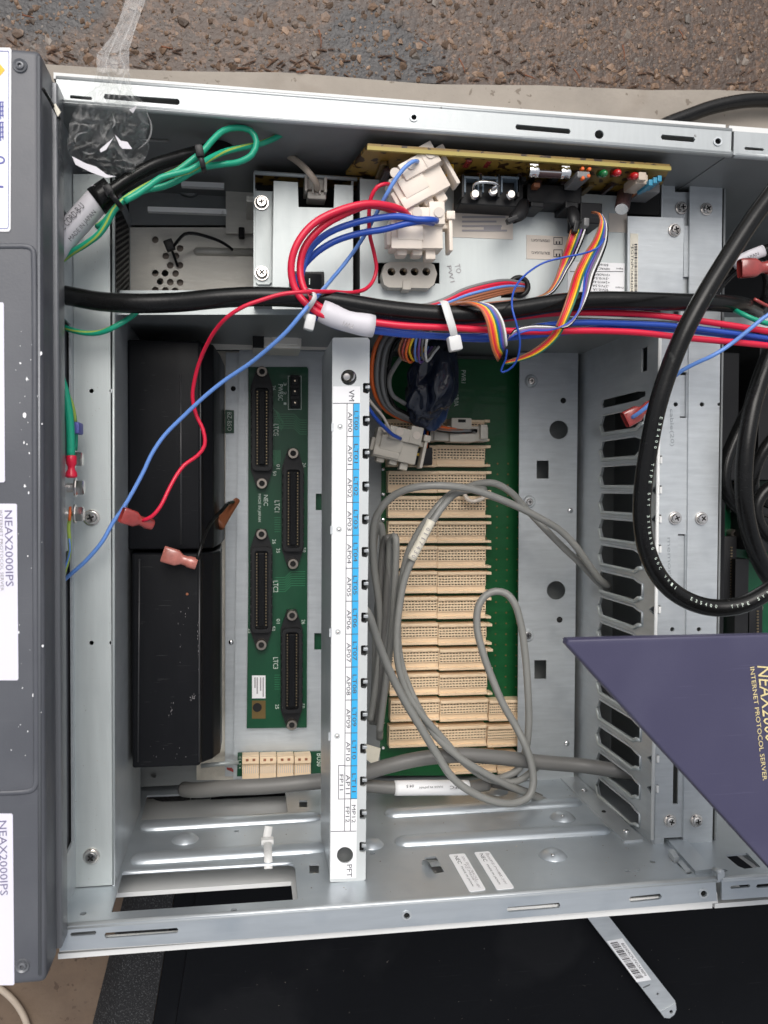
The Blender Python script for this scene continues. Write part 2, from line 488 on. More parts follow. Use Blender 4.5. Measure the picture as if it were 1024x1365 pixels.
# ------------------------------------------------------------------ key planes of the cabinet
FZ = .195                                    # front flange height over the back plate
YF = U(525, 1204, FZ).y                      # floor panel
YT = U(525, 172, FZ).y                       # top wall
XL = U(75, 600, FZ).x                        # wall towards the grey unit
XP = U(877, 650, .145).x                      # slotted partition
XJ = U(966, 690, FZ).x                       # joint with the neighbour
YO = U(380, 1248.6, .192).y                   # outer shell below the floor panel
YO2 = U(525, 134, .19).y
GZ = -.03                                    # ground under the cabinets
PZ = .153                                    # face of the post and the label bar
CZ = .145                                    # face of the partition's front plates
BZ = .150                                    # power supply front
def UF(px, py, y=None):
    y = YF if y is None else y
    w = ray(px, py); return CAM + w * ((y - CAM.y) / w.y)
def UX(px, py, x):
    w = ray(px, py); return CAM + w * ((x - CAM.x) / w.x)

# ------------------------------------------------------------------ ground
def ground():
    a, b = U(-400, 68, GZ), U(1500, 145, GZ)          # edge between concrete and asphalt
    bm = B()
    d = (b - a).normalized(); a = a - d * 3; b = b + d * 3
    plate(bm, [a, b, b + V((0, 6, 0)), a + V((0, 6, 0))], (0, 0, 1), .05)
    for v in bm.verts: v.co.z -= .004
    o = link('asphalt', bm, 'asphalt'); tag(o, 'wet brown asphalt with pebbles beyond the concrete edge', None, None, 'structure')
    bm = B()
    # worn concrete edge: slightly uneven line
    e = []
    n = 240
    for i in range(n + 1):
        p = a.lerp(b, i / n)
        e.append(p + V((0, noise.noise(p * 9) * .004 + noise.noise(p * 60) * .0012, 0)))
    L0 = [b + V((0, -6, 0)), a + V((0, -6, 0))]
    plate(bm, e[::-1] + [L0[1], L0[0]], (0, 0, 1), .06)
    o = link('concrete_slab', bm, 'concrete'); tag(o, 'pale worn concrete strip under the cabinets', None, None, 'structure')
    bm = B()  # separate sheet of brown wet ground, cabinet shade put into its colour
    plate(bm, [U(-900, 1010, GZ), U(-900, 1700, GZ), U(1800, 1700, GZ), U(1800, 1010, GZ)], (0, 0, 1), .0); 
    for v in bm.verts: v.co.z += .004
    o = link('shaded_pavement', bm, 'shaded_pavement'); tag(o, 'brown wet ground below the cabinets, its colour darkened for their shade', None, None, 'structure')
    # loose and embedded aggregate of the asphalt
    rng = np.random.default_rng(5)
    ico = bmesh.new(); bmesh.ops.create_icosphere(ico, subdivisions=1, radius=1)
    iv = np.array([v.co[:] for v in ico.verts]); fi = np.array([[v.index for v in f.verts] for f in ico.faces]); ico.free()
    for nm, mk, cnt, smax in (('asphalt_pebbles', 'stone', 16000, .0034), ('grey_chippings', 'stone_blue', 2600, .0036)):
        A, Bq = U(-60, 0, GZ), U(1090, 0, GZ)
        xs = rng.uniform(A.x - .25, Bq.x + .25, cnt); t = (xs - a.x) / (b.x - a.x)
        y0 = a.y + (b.y - a.y) * t + .002
        ys = y0 + rng.uniform(0, 1, cnt) ** 1.0 * .26
        s = smax * (.24 + .76 * rng.uniform(0, 1, cnt) ** 5)
        vv = iv[None] * (1 + .28 * rng.standard_normal((cnt, len(iv), 1)).clip(-1.4, 1.4)) * s[:, None, None] * np.stack([rng.uniform(.7, 1.35, cnt), rng.uniform(.7, 1.2, cnt), np.full(cnt, .55)], 1)[:, None]
        an = rng.uniform(0, 6.28, cnt); c, q = np.cos(an), np.sin(an)
        x = vv[..., 0] * c[:, None] - vv[..., 1] * q[:, None]; y = vv[..., 0] * q[:, None] + vv[..., 1] * c[:, None]
        vv[..., 0] = x + xs[:, None]; vv[..., 1] = y + ys[:, None]; vv[..., 2] += GZ - .0040 + rng.uniform(-.35, .18, cnt)[:, None] * s[:, None]
        F_ = (fi[None] + (np.arange(cnt) * len(iv))[:, None, None]).reshape(-1, 3)
        me = bpy.data.meshes.new(nm); me.from_pydata(vv.reshape(-1, 3).tolist(), [], F_.tolist())
        me.materials.append(M[mk]); o = bpy.data.objects.new(nm, me); COL.objects.link(o)
        tag(o, 'pebbles bedded in the wet asphalt' if mk == 'stone' else 'bluish grey chippings scattered in the asphalt', None, None, 'stuff')
    # dead needles and bark crumbs collected along the concrete's edge
    rng_ = random.Random(8); bm = B()
    for i in range(190):
        t_ = rng_.random(); x_ = -.35 + t_ * .95
        e_ = a.y + (b.y - a.y) * (x_ - a.x) / (b.x - a.x)
        p = V((x_, e_ + .002 + abs(rng_.gauss(0, .009)), GZ - .003)); an = rng_.uniform(-.7, .7); L_ = rng_.uniform(.0012, .006); w_ = rng_.uniform(.0003, .0008)
        d_ = V((math.cos(an), math.sin(an), rng_.uniform(-.1, .15))) * L_; n_ = V((-math.sin(an), math.cos(an), 0)) * w_
        q_ = [bm.verts.new(p + v_) for v_ in (-d_ - n_, d_ - n_, d_ + n_, -d_ + n_, V((0, 0, w_ * 1.2)))]
        for i0, i1 in ((0, 1), (1, 2), (2, 3), (3, 0)): bm.faces.new([q_[i0], q_[i1], q_[4]])
    tag(link('litter', bm, 'litter'), 'brown needle and bark litter along the concrete edge', None, None, 'stuff')
    # needles
    for (x, y, dx, dy) in ((425, 40, 3, 24), (612, 78, 8, 20), (830, 60, 2, 22), (765, 92, 8, 14), (395, 96, 14, -3), (30, 20, 16, 4), (560, 52, 12, 8), (905, 40, 6, 12), (215, 62, 16, 3), (700, 100, 14, 5)):
        p = [U(x, y, GZ + .0005), U(x + dx * .5 + 1.5, y + dy * .5, GZ + .002), U(x + dx, y + dy, GZ + .0005)]
        bm = B(); sweep(bm, spline(p, .004), lambda s: .0007 * (1 - .6 * s), 5)
        tag(link('pine_needle', bm, 'needle', smooth='all'), 'thin brown pine needle lying on the wet asphalt', 'pine needle', 'pine needles on the asphalt')
ground()

# ------------------------------------------------------------------ screws and rivets (shared meshes)
def screw_bm(r=.0042, washer=True, h=.0028):
    bm = B()
    if washer: lathe(bm, (0, 0, 0), [(r, 0), (r, .0005), (r * .96, .0009), (r * .5, .0009)], 20)
    q = r * (.80 if washer else 1)
    lathe(bm, (0, 0, .0005), [(q, 0), (q, h * .45), (q * .93, h * .75), (q * .74, h)], 20, cap=False)
    w, l = q * .13, q * .52                           # cross recess
    cr = [(w, w), (w, l), (-w, l), (-w, w), (-l, w), (-l, -w), (-w, -w), (-w, -l), (w, -l), (w, -w), (l, -w), (l, w)]
    z = .0005 + h
    plate(bm, [V((q * .74 * math.cos(2 * math.pi * i / 20), q * .74 * math.sin(2 * math.pi * i / 20), z)) for i in range(20)], (0, 0, 1), .0008, [[V((a, b, z)) for a, b in cr]])
    lathe(bm, (0, 0, .0006), [(q * .7, 0), (q * .7, h - .0009)], 12, mi=1)
    return bm
_scr = {}
def screw(px, py, z, r_px, parent, m='chrome', washer=True, name='screw', rot=0.):
    k = (m, washer, round(r_px * PX(z), 4))
    if k not in _scr:
        bm = screw_bm(r_px * PX(z), washer, r_px * PX(z) * .62)
        me = bpy.data.meshes.new(name); bm.normal_update(); bm.to_mesh(me); bm.free(); me.materials.append(M[m]); me.materials.append(M['dark_inside'])
        for p in me.polygons: p.use_smooth = True
        try: me.set_sharp_from_angle(angle=R(30))
        except Exception: pass
        _scr[k] = me
    o = bpy.data.objects.new(name, _scr[k]); COL.objects.link(o)
    place(o, U(px, py, z), parent); o.rotation_euler = (0, 0, rot)
    return o
_riv = {}
def rivet(loc, r, parent, axis=(0, 0, 1), m='bright_metal'):
    k = (round(r, 4), axis, m)
    if k not in _riv:
        bm = B(); lathe(bm, (0, 0, 0), [(r, 0), (r * .95, r * .25), (r * .7, r * .5), (r * .3, r * .62)], 12, axis)
        me = bpy.data.meshes.new('rivet'); bm.normal_update(); bm.to_mesh(me); bm.free(); me.materials.append(M[m])
        for p in me.polygons: p.use_smooth = True
        _riv[k] = me
    o = bpy.data.objects.new('rivet', _riv[k]); COL.objects.link(o); place(o, loc, parent)
    return o
def hexbolt(loc, r, parent, axis):
    bm = B()
    lathe(bm, loc, [(r * 1.2, r * .9), (r * 1.2, r * 1.1)], 20, axis)
    lathe(bm, loc, [(r * .6, 0), (r * .6, r * .9)], 12, axis)
    lathe(bm, loc, [(r, r * 1.1), (r, r * 1.9), (r * .85, r * 2.05)], 6, axis)
    return link('hex_bolt', bm, 'chrome', parent)

# ------------------------------------------------------------------ the open cabinet
cab = thing('equipment_cabinet', (0, 0, GZ), 'open grey steel cabinet lying on its back, card slots and wiring exposed', 'cabinet')
def xz(name, y, x0, x1, z0, z1, n, t, m, parent, holes=()):
    bm = B(); plate(bm, [V((x0, y, z0)), V((x1, y, z0)), V((x1, y, z1)), V((x0, y, z1))], n, t, holes); return link(name, bm, m, parent)
def yz(name, x, y0, y1, z0, z1, n, t, m, parent, holes=()):
    bm = B(); plate(bm, [V((x, y0, z0)), V((x, y1, z0)), V((x, y1, z1)), V((x, y0, z1))], n, t, holes); return link(name, bm, m, parent)
def fcirc(px, py, r, n=14):
    c = UF(px, py); return [c + V((r * math.cos(2 * math.pi * i / n), 0, r * math.sin(2 * math.pi * i / n))) for i in range(n)]
def fpoly(pts): return [UF(x, y) for x, y in pts]

XLw = XL - .0005
# back plate and side walls
bm = B(); plate(bm, [V((XL, YF, -.008)), V((XP, YF, -.008)), V((XP, YT, -.008)), V((XL, YT, -.008))], (0, 0, 1), .001)
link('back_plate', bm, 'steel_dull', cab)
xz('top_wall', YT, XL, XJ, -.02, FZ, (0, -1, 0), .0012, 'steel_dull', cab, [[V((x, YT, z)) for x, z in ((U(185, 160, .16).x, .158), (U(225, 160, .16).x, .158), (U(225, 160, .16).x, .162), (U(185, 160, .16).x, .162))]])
# floor panel with its cut-outs
fh = [fpoly([(163, 1164), (385, 1151), (391, 1152.5), (393.5, 1156), (397, 1199), (148.5, 1216)]),
      fpoly([(196, 1060.5), (380, 1053.5), (384, 1083), (187.5, 1093.5)]),
      fpoly(quad(399, 1067, 409.5, 1076)), fpoly(quad(412.5, 1151.5, 425, 1164)), fcirc(315.5, 1108, .0017), fcirc(312, 1213, .0017),
      fcirc(111, 1218, .0017), fcirc(870, 1149, .0017), fcirc(497, 1226 - 88, .0016),
      fpoly([(832, 1160), (838, 1159.3), (839, 1160.8), (848, 1160.3), (849, 1158.8), (854, 1159), (852, 1161.6), (834, 1162.8)]),
      fpoly([(901, 1150), (905, 1149), (923, 1164), (917, 1165.5)]), fpoly([(566, 1143), (581, 1141.5), (592, 1162), (579, 1165)])]
xz('floor_panel', YF, XL, XJ - .002, -.008, FZ, (0, 1, 0), .0012, 'steel_floor', cab, fh)
def rib(pts, hgt=.0038, wid=1.8):
    p = [UF(x, y) for x, y in pts]
    path = [p[0].lerp(p[1], i / 40) for i in range(41)]
    L_ = (p[1] - p[0]).length
    def r(s):
        e = min(s, 1 - s) * L_ / .008
        return hgt * (math.sqrt(max(.0, 1 - (1 - min(1, e)) ** 2)) * .98 + .02)
    # denser near the ends for round tips
    tt = [0, .002, .006, .012, .02, .03, .045] + [i / 20 for i in range(2, 19)] + [.955, .97, .98, .988, .994, .998, 1]
    path = [p[0].lerp(p[1], t) for t in tt]
    bm = B()
    T = (p[1] - p[0]).normalized(); nr = V((0, 1, 0)); bn = T.cross(nr)
    rings = []
    for t, q in zip(tt, path):
        h = r(t)
        rings.append([bm.verts.new(q + bn * (h * wid * math.cos(math.pi * k / 8)) + nr * (h * math.sin(math.pi * k / 8) * (1 if 0 < k < 8 else 0) - .0002)) for k in range(9)])
    for a, b in zip(rings, rings[1:]):
        for k in range(8): bm.faces.new([a[k], b[k], b[k + 1], a[k + 1]])
    bmesh.ops.recalc_face_normals(bm, faces=bm.faces)
    return link('floor_rib', bm, 'steel_floor', cab, smooth='all')
rib([(186, 1103.5), (429, 1089)]); rib([(173, 1147), (437, 1130)])
rib([(163, 1162.5), (391, 1149)], .0016, 1.6)
rib([(512, 1085.5), (776, 1070)]); rib([(526, 1123.5), (813, 1106.5)])
for (x, y, r) in ((247, 1119.5, .0085), (494, 1126, .0085), (737, 1141, .0088), (750, 1090, .0088), (662, 1055, .0088)):
    bm = B(); lathe(bm, UF(x, y) - V((0, .0003, 0)), [(r, 0), (r * .92, .0008), (r * .72, .0026), (r * .45, .0038), (r * .15, .0042)], 24, (0, 1, 0))
    link('floor_dimple', bm, 'steel_floor', cab, smooth='all')
for (x, y) in ((737, 1148), (750, 1095)): rivet(UF(x, y) + V((0, .0036, 0)), .0012, cab, (0, 1, 0))
# bent-up cable tabs of the floor
def tab(px, py, w=.006, h=.009):
    p = UF(px, py); bm = B()
    path = spline([p + V((-.001, -.0005, -.004)), p + V((-.001, .0035, -.002)), p + V((.001, .005, .004)), p + V((.002, .0035, h))], .0012)
    prev = None
    for q in path:
        a, b = bm.verts.new(q + V((-w / 2, 0, 0))), bm.verts.new(q + V((w / 2, 0, 0)))
        if prev: bm.faces.new([prev[0], prev[1], b, a])
        prev = (a, b)
    bmesh.ops.solidify(bm, geom=bm.faces[:], thickness=.0009)
    bmesh.ops.recalc_face_normals(bm, faces=bm.faces)
    return link('cable_tab', bm, 'steel_flange', cab, smooth=True)
tab(573.5, 1156.5, .0058, .007); tab(532, 1057, .006, .008)
# a lighter strip of the partition's foot, riveted to the floor
bm = B(); plate(bm, [p + V((0, .0014, 0)) for p in fpoly([(742, 1034), (832, 1124), (858, 1121.5), (766, 1033)])], (0, 1, 0), .0014); link('partition_foot', bm, 'steel', cab)
for (x, y) in ((755, 1034), (779, 1056.5), (835, 1111.5)): rivet(UF(x, y) + V((0, .0014, 0)), .0022, cab, (0, 1, 0))
rivet(UF(805, 1085) + V((0, .0014, 0)), .0015, cab, (0, 1, 0), 'dark_inside')  # dark dome stands for a hole, its shade put into the colour
# outer shell under the floor panel and over the top wall, with its pale lip
ho = [[V((x, YO, z)) for x, z in ((U(140, 1200, .16).x, .130), (U(392, 1200, .16).x, .130), (U(392, 1200, .16).x, .186), (U(140, 1200, .16).x, .186))]]
xz('outer_shell', YO, XL - .001, XJ - .002, -.02, .192, (0, 1, 0), .0026, 'white_shell', cab, ho)
xz('outer_shell', YO2, XL - .001, XJ - .001, -.02, .192, (0, 1, 0), .003, 'white_shell', cab)
# front flanges, slots cut through
tz = FZ + .001
sl_t = .0778
zplate('flange', [(75, 104), (300, 121), (600, 144.5), (975.5, 174), (974.5, 205.5), (680, 181.5), (330, 156), (75, 135.5)], tz, .0014, 'steel_flange', cab,
       [[(94, 126.5), (122, 129), (123.2, 131), (122, 133.4), (94, 131), (93, 129)], [(140, 125), (237, 131.5), (239.5, 134), (239.5, 138), (237, 139.8), (140, 132), (138.3, 129)],
        [(689, 165.5), (759, 171.5), (761, 175), (759, 178.5), (689, 172.5), (687, 169)], [(883, 179), (925, 182.5), (927, 186), (925, 189.5), (883, 186), (881, 182.5)],
        circ_px(799, 179, 6), circ_px(957.5, 188, 4.2), circ_px(552, 156, 3.8)])
zplate('flange', [(86, 1235.5), (380, 1215), (654, 1195.5), (954, 1172.5), (956, 1201), (654, 1226.5), (380, 1248), (80, 1267.5)], tz, .0014, 'steel_floor', cab,
       [[(95, 1243.5), (127, 1241), (128.5, 1243), (127, 1246), (95, 1248.5), (93.5, 1246)], [(141, 1243.5), (236, 1237), (238, 1240), (236, 1244), (141, 1251), (139, 1247)],
        [(678, 1209.5), (745, 1203.5), (747.5, 1207), (745, 1210.5), (678, 1216), (675.5, 1212.5)], [(841, 1195.5), (880, 1191.5), (882.5, 1195), (880, 1199), (841, 1203), (838.5, 1199)],
        circ_px(542.5, 1221, 4), circ_px(938.5, 1191.5, 4)])
def edge_roll(pts, z, r, parent, m='steel', name='rolled_edge'):
    bm = B(); sweep(bm, P3(pts, z), r, 10); return link(name, bm, m, parent, smooth='all')
edge_roll([(75, 135.5), (330, 156), (680, 181.5), (974.5, 205.5)], tz - .0018, .0019, cab, 'steel_flange')
edge_roll([(85, 1235.8), (380, 1215), (654, 1195.5), (954, 1172.5)], tz - .0018, .0019, cab)
edge_roll([(75, 104.5), (300, 121.5), (600, 145), (975, 174.3)], tz - .001, .0013, cab, 'steel_flange')
for (x, y, r) in ((552, 156, 5.6), (542.5, 1221, 6.5), (938.5, 1191.5, 6.5), (957.5, 188, 6)):
    bm = B(); plate(bm, zp(circ_px(x, y, r), tz + .0006), (0, 0, 1), .0006, [zp(circ_px(x, y, r * .66), tz + .0006)]); link('hole_collar', bm, 'steel', cab)
    bm = B(); lathe(bm, U(x, y, tz - .0024), [(r * .7 * PX(tz), 0), (r * .7 * PX(tz), .0008)], 12); link('hole_shade', bm, 'dark_inside', cab)  # dark disc added behind the hole, its shade put into the colour
zplate('shell_fold', [(80, 1252), (380, 1233), (956, 1189.5), (957, 1204), (380, 1249), (79, 1269)], .1932, .0012, 'white_shell', cab)
for (x, y) in ((315.5, 1108), (312, 1213), (111, 1218), (870, 1149)):
    bm = B(); c_ = UF(x, y) - V((0, .0016, 0)); lathe(bm, c_, [(.0024, 0), (.0024, .0003)], 12, (0, -1, 0)); link('hole_shade', bm, 'dark_inside', cab)  # dark disc under each floor hole paints the shade inside it
# side wall towards the grey unit, with its two windows
def wl(pts): return [V((XL, UX(x, y, XL).y, UX(x, y, XL).z)) for x, y in pts]
def wr(py0, py1, z0, z1, x=XL):
    px = 330 - (330 - 75) * (DIST - FZ) / (DIST - (z0 + z1) / 2)
    ya, yb = U(px, py0, (z0 + z1) / 2).y, U(px, py1, (z0 + z1) / 2).y
    return [V((x, ya, z0)), V((x, yb, z0)), V((x, yb, z1)), V((x, ya, z1))]
yz('side_wall', XL, YF, YT, -.02, FZ, (1, 0, 0), .0012, 'steel', cab, [wr(735, 1138, .158, .189), wr(425, 612, .158, .189), wr(280, 330, .158, .189)])
edge_roll([(76, 137), (78, 1262)], FZ, .0012, cab)
# post
zplate('post', [(97.5, 232), (152, 232), (151.5, 1179.5), (99.5, 1183)], PZ, .0014, 'steel_post', cab, [circ_px(122, 521, 3), circ_px(122, 857, 3), circ_px(148.5, 521, 2.6), circ_px(148.5, 857, 2.6)])
xpo = U(151.5, 650, PZ).x
yz('post_side', xpo, YF, U(151, 232, PZ).y, .04, PZ, (1, 0, 0), .0014, 'steel', cab)
edge_roll([(151.2, 233), (151.2, 1179)], PZ - .0006, .0009, cab, 'steel_post', 'post_edge')
# perforated strip on the side of the post
hl = []
ya, yb = U(160, 282, .13).y, U(160, 398, .13).y
for i in range(6):
    for j in range(30):
        zc = .148 - i * .0085 - (.004 if j % 2 else 0); yc = ya + (yb - ya) * (j + .5) / 30
        hl.append([V((xpo + .0012, yc + .0009 * math.cos(a), zc + .0028 * math.sin(a))) for a in (0, 1.05, 2.1, 3.14, 4.19, 5.24)])
bm = B(); plate(bm, [V((xpo + .0012, ya + .001, .095)), V((xpo + .0012, yb - .001, .095)), V((xpo + .0012, yb - .001, .151)), V((xpo + .0012, ya + .001, .151))], (1, 0, 0), .001, hl)
link('perforated_strip', bm, 'black_plastic', cab)
screw(122, 690, PZ, 10.5, cab, rot=.4); screw(122, 1141, PZ, 10.5, cab, rot=.7)
for (y, z) in ((650, .170), (685, .172), (612, .174)):
    if y != 612: hexbolt(V((XL, U(95, y, z).y, z)), .0042, cab, (1, 0, 0))

# ---- slotted partition
def slot_loop(pa, pb, x, z0=.060, z1=.127):
    ya, yb = U(797, pa, .062).y, U(797, pb, .062).y
    h = ya - yb; c = min(.004, h * .35)
    return [V((x, ya, z0 + c)), V((x, ya, z1 - .012)), V((x, ya - h * .12, z1 - .006)), V((x, ya - h * .18, z1)), V((x, ya - h * .75, z1)), V((x, ya - h * .8, z1 - .005)),
            V((x, yb, z1 - .010)), V((x, yb, z0 + c)), V((x, yb + c, z0 + c * .3)), V((x, yb + h * .5, z0)), V((x, ya - c, z0 + c * .3))]
SL = [(533, 544), (554, 578), (588, 612), (622, 648), (657, 682), (691, 717), (726, 751), (761, 787), (795, 819), (829, 853), (864, 888), (898, 922), (932, 956), (967, 990), (1001, 1025), (1036, 1058)]
loops = [slot_loop(a, b, XP) for a, b in SL]
hv = [V((XP, U(855, 463, .125).y, .121)), V((XP, U(855, 495, .125).y, .121)), V((XP, U(855, 495, .125).y, .129)), V((XP, U(855, 463, .125).y, .129))]
notches = []
for y_ in (613, 653, 692, 732, 772, 813, 973, 1012, 1052):
    a_, b_ = U(873, y_ - 6, CZ - .004).y, U(873, y_ + 6, CZ - .004).y
    notches.append([V((XP, a_, CZ - .0005)), V((XP, a_, CZ - .003)), V((XP, (a_ + b_) / 2 - .0005, CZ - .0095)), V((XP, b_, CZ - .003)), V((XP, b_, CZ - .0005))])
yz('slotted_partition', XP, YF, YT, -.008, CZ, (-1, 0, 0), .0012, 'steel', cab, loops + [hv] + notches)
for l in loops[1:]:
    # turned lip along the lower edge and both ends of every slot
    p = [l[4], l[5], l[6], l[7], l[8], l[9]]
    bm = B(); sweep(bm, [q + V((-.0008, -.0006, 0)) for q in p], .0013, 8); link('slot_lip', bm, 'steel_post', cab, smooth='all')
    bm = B(); sweep(bm, [q + V((-.0004, .0002, 0)) for q in (l[9], l[10], l[0], l[1], l[2], l[3], l[4])], .0007, 8); link('slot_lip', bm, 'steel', cab, smooth='all')
# front plates of the partition
zplate('partition_plate', [(880.5, 420), (919, 420), (917, 560), (911.5, 1075), (910.5, 1116), (885.5, 1117), (885, 1132), (876, 1133), (869, 1120), (874, 845)], CZ, .0014, 'steel', cab,
       [quad(873 + dx, y - 6, 879.5 + dx, y + 5) for y, dx in ((613, 3), (653, 2.6), (692, 2.2), (732, 2), (772, 1.6), (813, 1.2), (973, -.4), (1012, -1), (1052, -1.6))] +
       [circ_px(901, 539, 3), circ_px(896.5, 839, 3), [(907, 496), (915.5, 496), (915, 557), (906.5, 557)], [(904, 712), (914, 712), (913.5, 800), (903, 800)], [(898, 1000), (905, 1000), (904, 1072), (897, 1072)]])
zplate('partition_plate', [(920, 238), (963.5, 238), (955, 860), (949.5, 1128), (911, 1131), (917, 700)], CZ + .0012, .0014, 'steel', cab, [circ_px(936, 539, 3), circ_px(932, 839, 3), circ_px(958.5, 539, 2)])
zplate('partition_plate', [(882, 238), (919, 238), (918.5, 420), (881, 420)], CZ - .002, .0014, 'steel', cab, [quad(900, 238, 925, 256)])
zplate('cover_strip', [(906, 500), (914.8, 500), (914.5, 555), (905.5, 555)], CZ - .0016, .001, 'steel', cab)
zplate('cover_strip', [(903, 714), (913.5, 714), (913, 798), (902, 798)], CZ - .0016, .001, 'steel', cab)
zplate('cover_strip', [(912, 301), (923.5, 301), (922.5, 369), (911.5, 369)], CZ - .0002, .001, 'steel', cab)
zplate('cover_strip', [(893, 1108), (908, 1107), (908, 1114), (893, 1115)], CZ - .004, .001, 'steel', cab)
yz('partition_return', U(962, 650, CZ).x, YF, YT, -.008, CZ, (1, 0, 0), .0012, 'steel_dull', cab)
edge_roll([(880.5, 421), (874, 845), (869.5, 1119)], CZ - .0006, .0011, cab, 'white_shell')
for y, dx in ((613, 3), (653, 2.6), (692, 2.2), (732, 2), (772, 1.6), (813, 1.2), (973, -.4), (1012, -1), (1052, -1.6)):
    bm = B(); boxpx(bm, 877.5 + dx, y - 4, 880.5 + dx, y + 5, CZ - .003, CZ + .0012, .0004); link('notch_tab', bm, 'white_shell', cab)
for (x, y) in ((900, 690.5), (935, 691), (893, 1094), (928, 1093.5)): screw(x, y, CZ + (.0014 if x > 915 and y < 700 or x > 920 else .0002), 9.4, cab, 'chrome', rot=.5 + x)
for (x, y) in ((908, 277.5), (941.5, 279)): screw(x, y, CZ + (.0014 if x > 920 else -.0018), 9, cab, rot=x)
bm = B(); q_ = Matrix.Rotation(R(2), 3, 'Z')
put_text(bm, 'cable(20)', U(895.5, 570, CZ + .0002), q_ @ DOWN, q_ @ RIGHT, length=52 * PX(CZ), height=7 * PX(CZ)); put_text(bm, 'memorial', U(893, 748, CZ + .0002), q_ @ DOWN, q_ @ RIGHT, length=66 * PX(CZ), height=6 * PX(CZ))
link('handwriting', bm, 'pencil', cab)
# back strip beside the green backplane, with its holes, embossed bosses and screws
RZ = .024
bm = B(); plate(bm, zp([(693, 470), (771, 470), (765, 1040), (690, 1040)], RZ), (0, 0, 1), .0012,
                [zp(h, RZ) for h in (circ_px(745, 573, 12.5), circ_px(741.5, 787, 12.5), quad(715.5, 614, 731.5, 638), quad(712.5, 880, 728.5, 905))])
link('back_strip', bm, 'steel', cab)
zplate('backing_plate', quad(700, 470, 775, 1045), .002, .001, 'steel_dull', cab)
for (x, y, r) in ((751, 534, 4), (746, 826, 4.2)):
    rivet(U(x, y, RZ), r * PX(RZ), cab, m='dark_inside')  # dark domes stand for small screw holes, their shade painted in
for (x, y) in ((760, 680.5), (755.5, 991)): rivet(U(x, y, RZ), 4.2 * PX(RZ), cab, m='bright_metal')
for (x, y) in ((708, 508), (705.5, 669), (703.5, 847)):
    bm = B(); lathe(bm, U(x, y, RZ), [(9 * PX(RZ), 0), (8 * PX(RZ), .0012), (7 * PX(RZ), .0016)], 20); link('boss', bm, 'steel', cab, smooth=True)
    screw(x, y, RZ + .0014, 5, cab, 'chrome', False)
# ---- left bay: shelf, brackets, cage
zplate('shelf_edge', [(154, 387), (445, 387), (445, 419), (154, 419.5)], .137, .0014, 'steel_post', cab)
ys = U(300, 419, .137).y
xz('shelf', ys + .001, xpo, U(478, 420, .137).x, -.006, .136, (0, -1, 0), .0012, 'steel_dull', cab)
CGZ = .082
cage_holes = [circ_px(x, y, 4.6, 14) for x, y in ((207, 319.5), (240, 331), (221, 341), (234.5, 341), (227, 353.5), (240, 353.5), (207, 364), (220, 364), (234, 364.5), (213.5, 375), (227, 376), (240, 376.5), (207, 386.5), (220.5, 387), (233.5, 387.5))]
zplate('vented_plate', [(172, 303), (338, 303), (338, 392), (172, 392)], CGZ, .0012, 'steel_cage_lit', cab, cage_holes)
zplate('vent_backing', quad(172, 303, 338, 392), CGZ - .0035, .001, 'brown_plate', cab, [circ_px(221, 364, 6), circ_px(207, 361, 4), circ_px(212, 377, 4)])
zplate('cage_plate', [(172, 225), (303, 225), (303, 300), (172, 300)], CGZ - .004, .001, 'steel_dull', cab)
zplate('cage_plate', [(301, 225), (340, 225), (340, 311), (301, 311)], CGZ + .006, .0012, 'steel_cage_lit', cab)
for (a, b) in (((245, 257), (300, 265)), ((202, 289.5), (303, 298.5))):
    boxpx_pts = zp([(a[0], a[1]), (b[0], b[1] - 6), (b[0], b[1] + .5), (a[0], a[1] + 6)], CGZ + .012)
    bm = B(); plate(bm, [p_ + V((0, 0, .02)) for p_ in boxpx_pts], (0, 0, 1), .004); link('cage_rail', bm, 'white_shell', cab)
bm = B(); sweep(bm, zp([(258, 335.5), (262, 335), (340, 336.5)], CGZ), lambda s: .0026 if s > .03 else .001, 10, flat=.8); link('plate_rib', bm, 'steel_cage_lit', cab, smooth='all')
for (x, y) in ((318, 244), (322, 309)):
    bm = B(); boxpx(bm, x - 4, y - 7, x + 4, y + 7, CGZ + .006, CGZ + .012, .001); link('clip', bm, 'dark_inside', cab)
bm = B(); boxpx(bm, 328, 260, 339, 269, CGZ + .006, CGZ + .04, .0008); link('clip', bm, 'steel_cage_lit', cab)
bm = B(); lathe(bm, U(252, 244, CGZ - .003), [(.009, 0), (.008, .0015), (.004, .002), (.003, .001)], 24); link('emboss', bm, 'steel_dull', cab, smooth='all')
# bracket plates beside the batteries
BR = .004
zplate('bracket', [(262, 468), (330, 468), (328, 1040), (262, 1040)], BR, .0012, 'spangle', cab, [circ_px(290, 535, 3), circ_px(293, 588, 1.6)])
zplate('bracket', [(301, 470), (327, 470), (322, 1035), (300, 1035)], BR + .003, .0012, 'steel', cab)
zplate('bracket', [(319, 466), (441, 466), (440, 1040), (311, 1040)], BR + .006, .0012, 'steel', cab, [quad(421, 658, 442, 680), quad(419, 844, 440, 866)])
zplate('green_window', quad(415, 640, 446, 890), BR + .001, .001, 'pcb', cab)
rivet(U(308, 856, BR + .004), .0018, cab); rivet(U(311, 518, BR + .004), .0018, cab, m='dark_inside')
zplate('rear_sill', [(172, 1012), (318, 1006), (318, 1042), (172, 1050)], .002, .0012, 'steel_dull', cab, [circ_px(205, 1033, 3.6)])
bm = B(); sweep(bm, zp([(268, 1021), (318, 1016)], BR + .012), .0016, 8); link('sill_rail', bm, 'steel_post', cab, smooth='all')
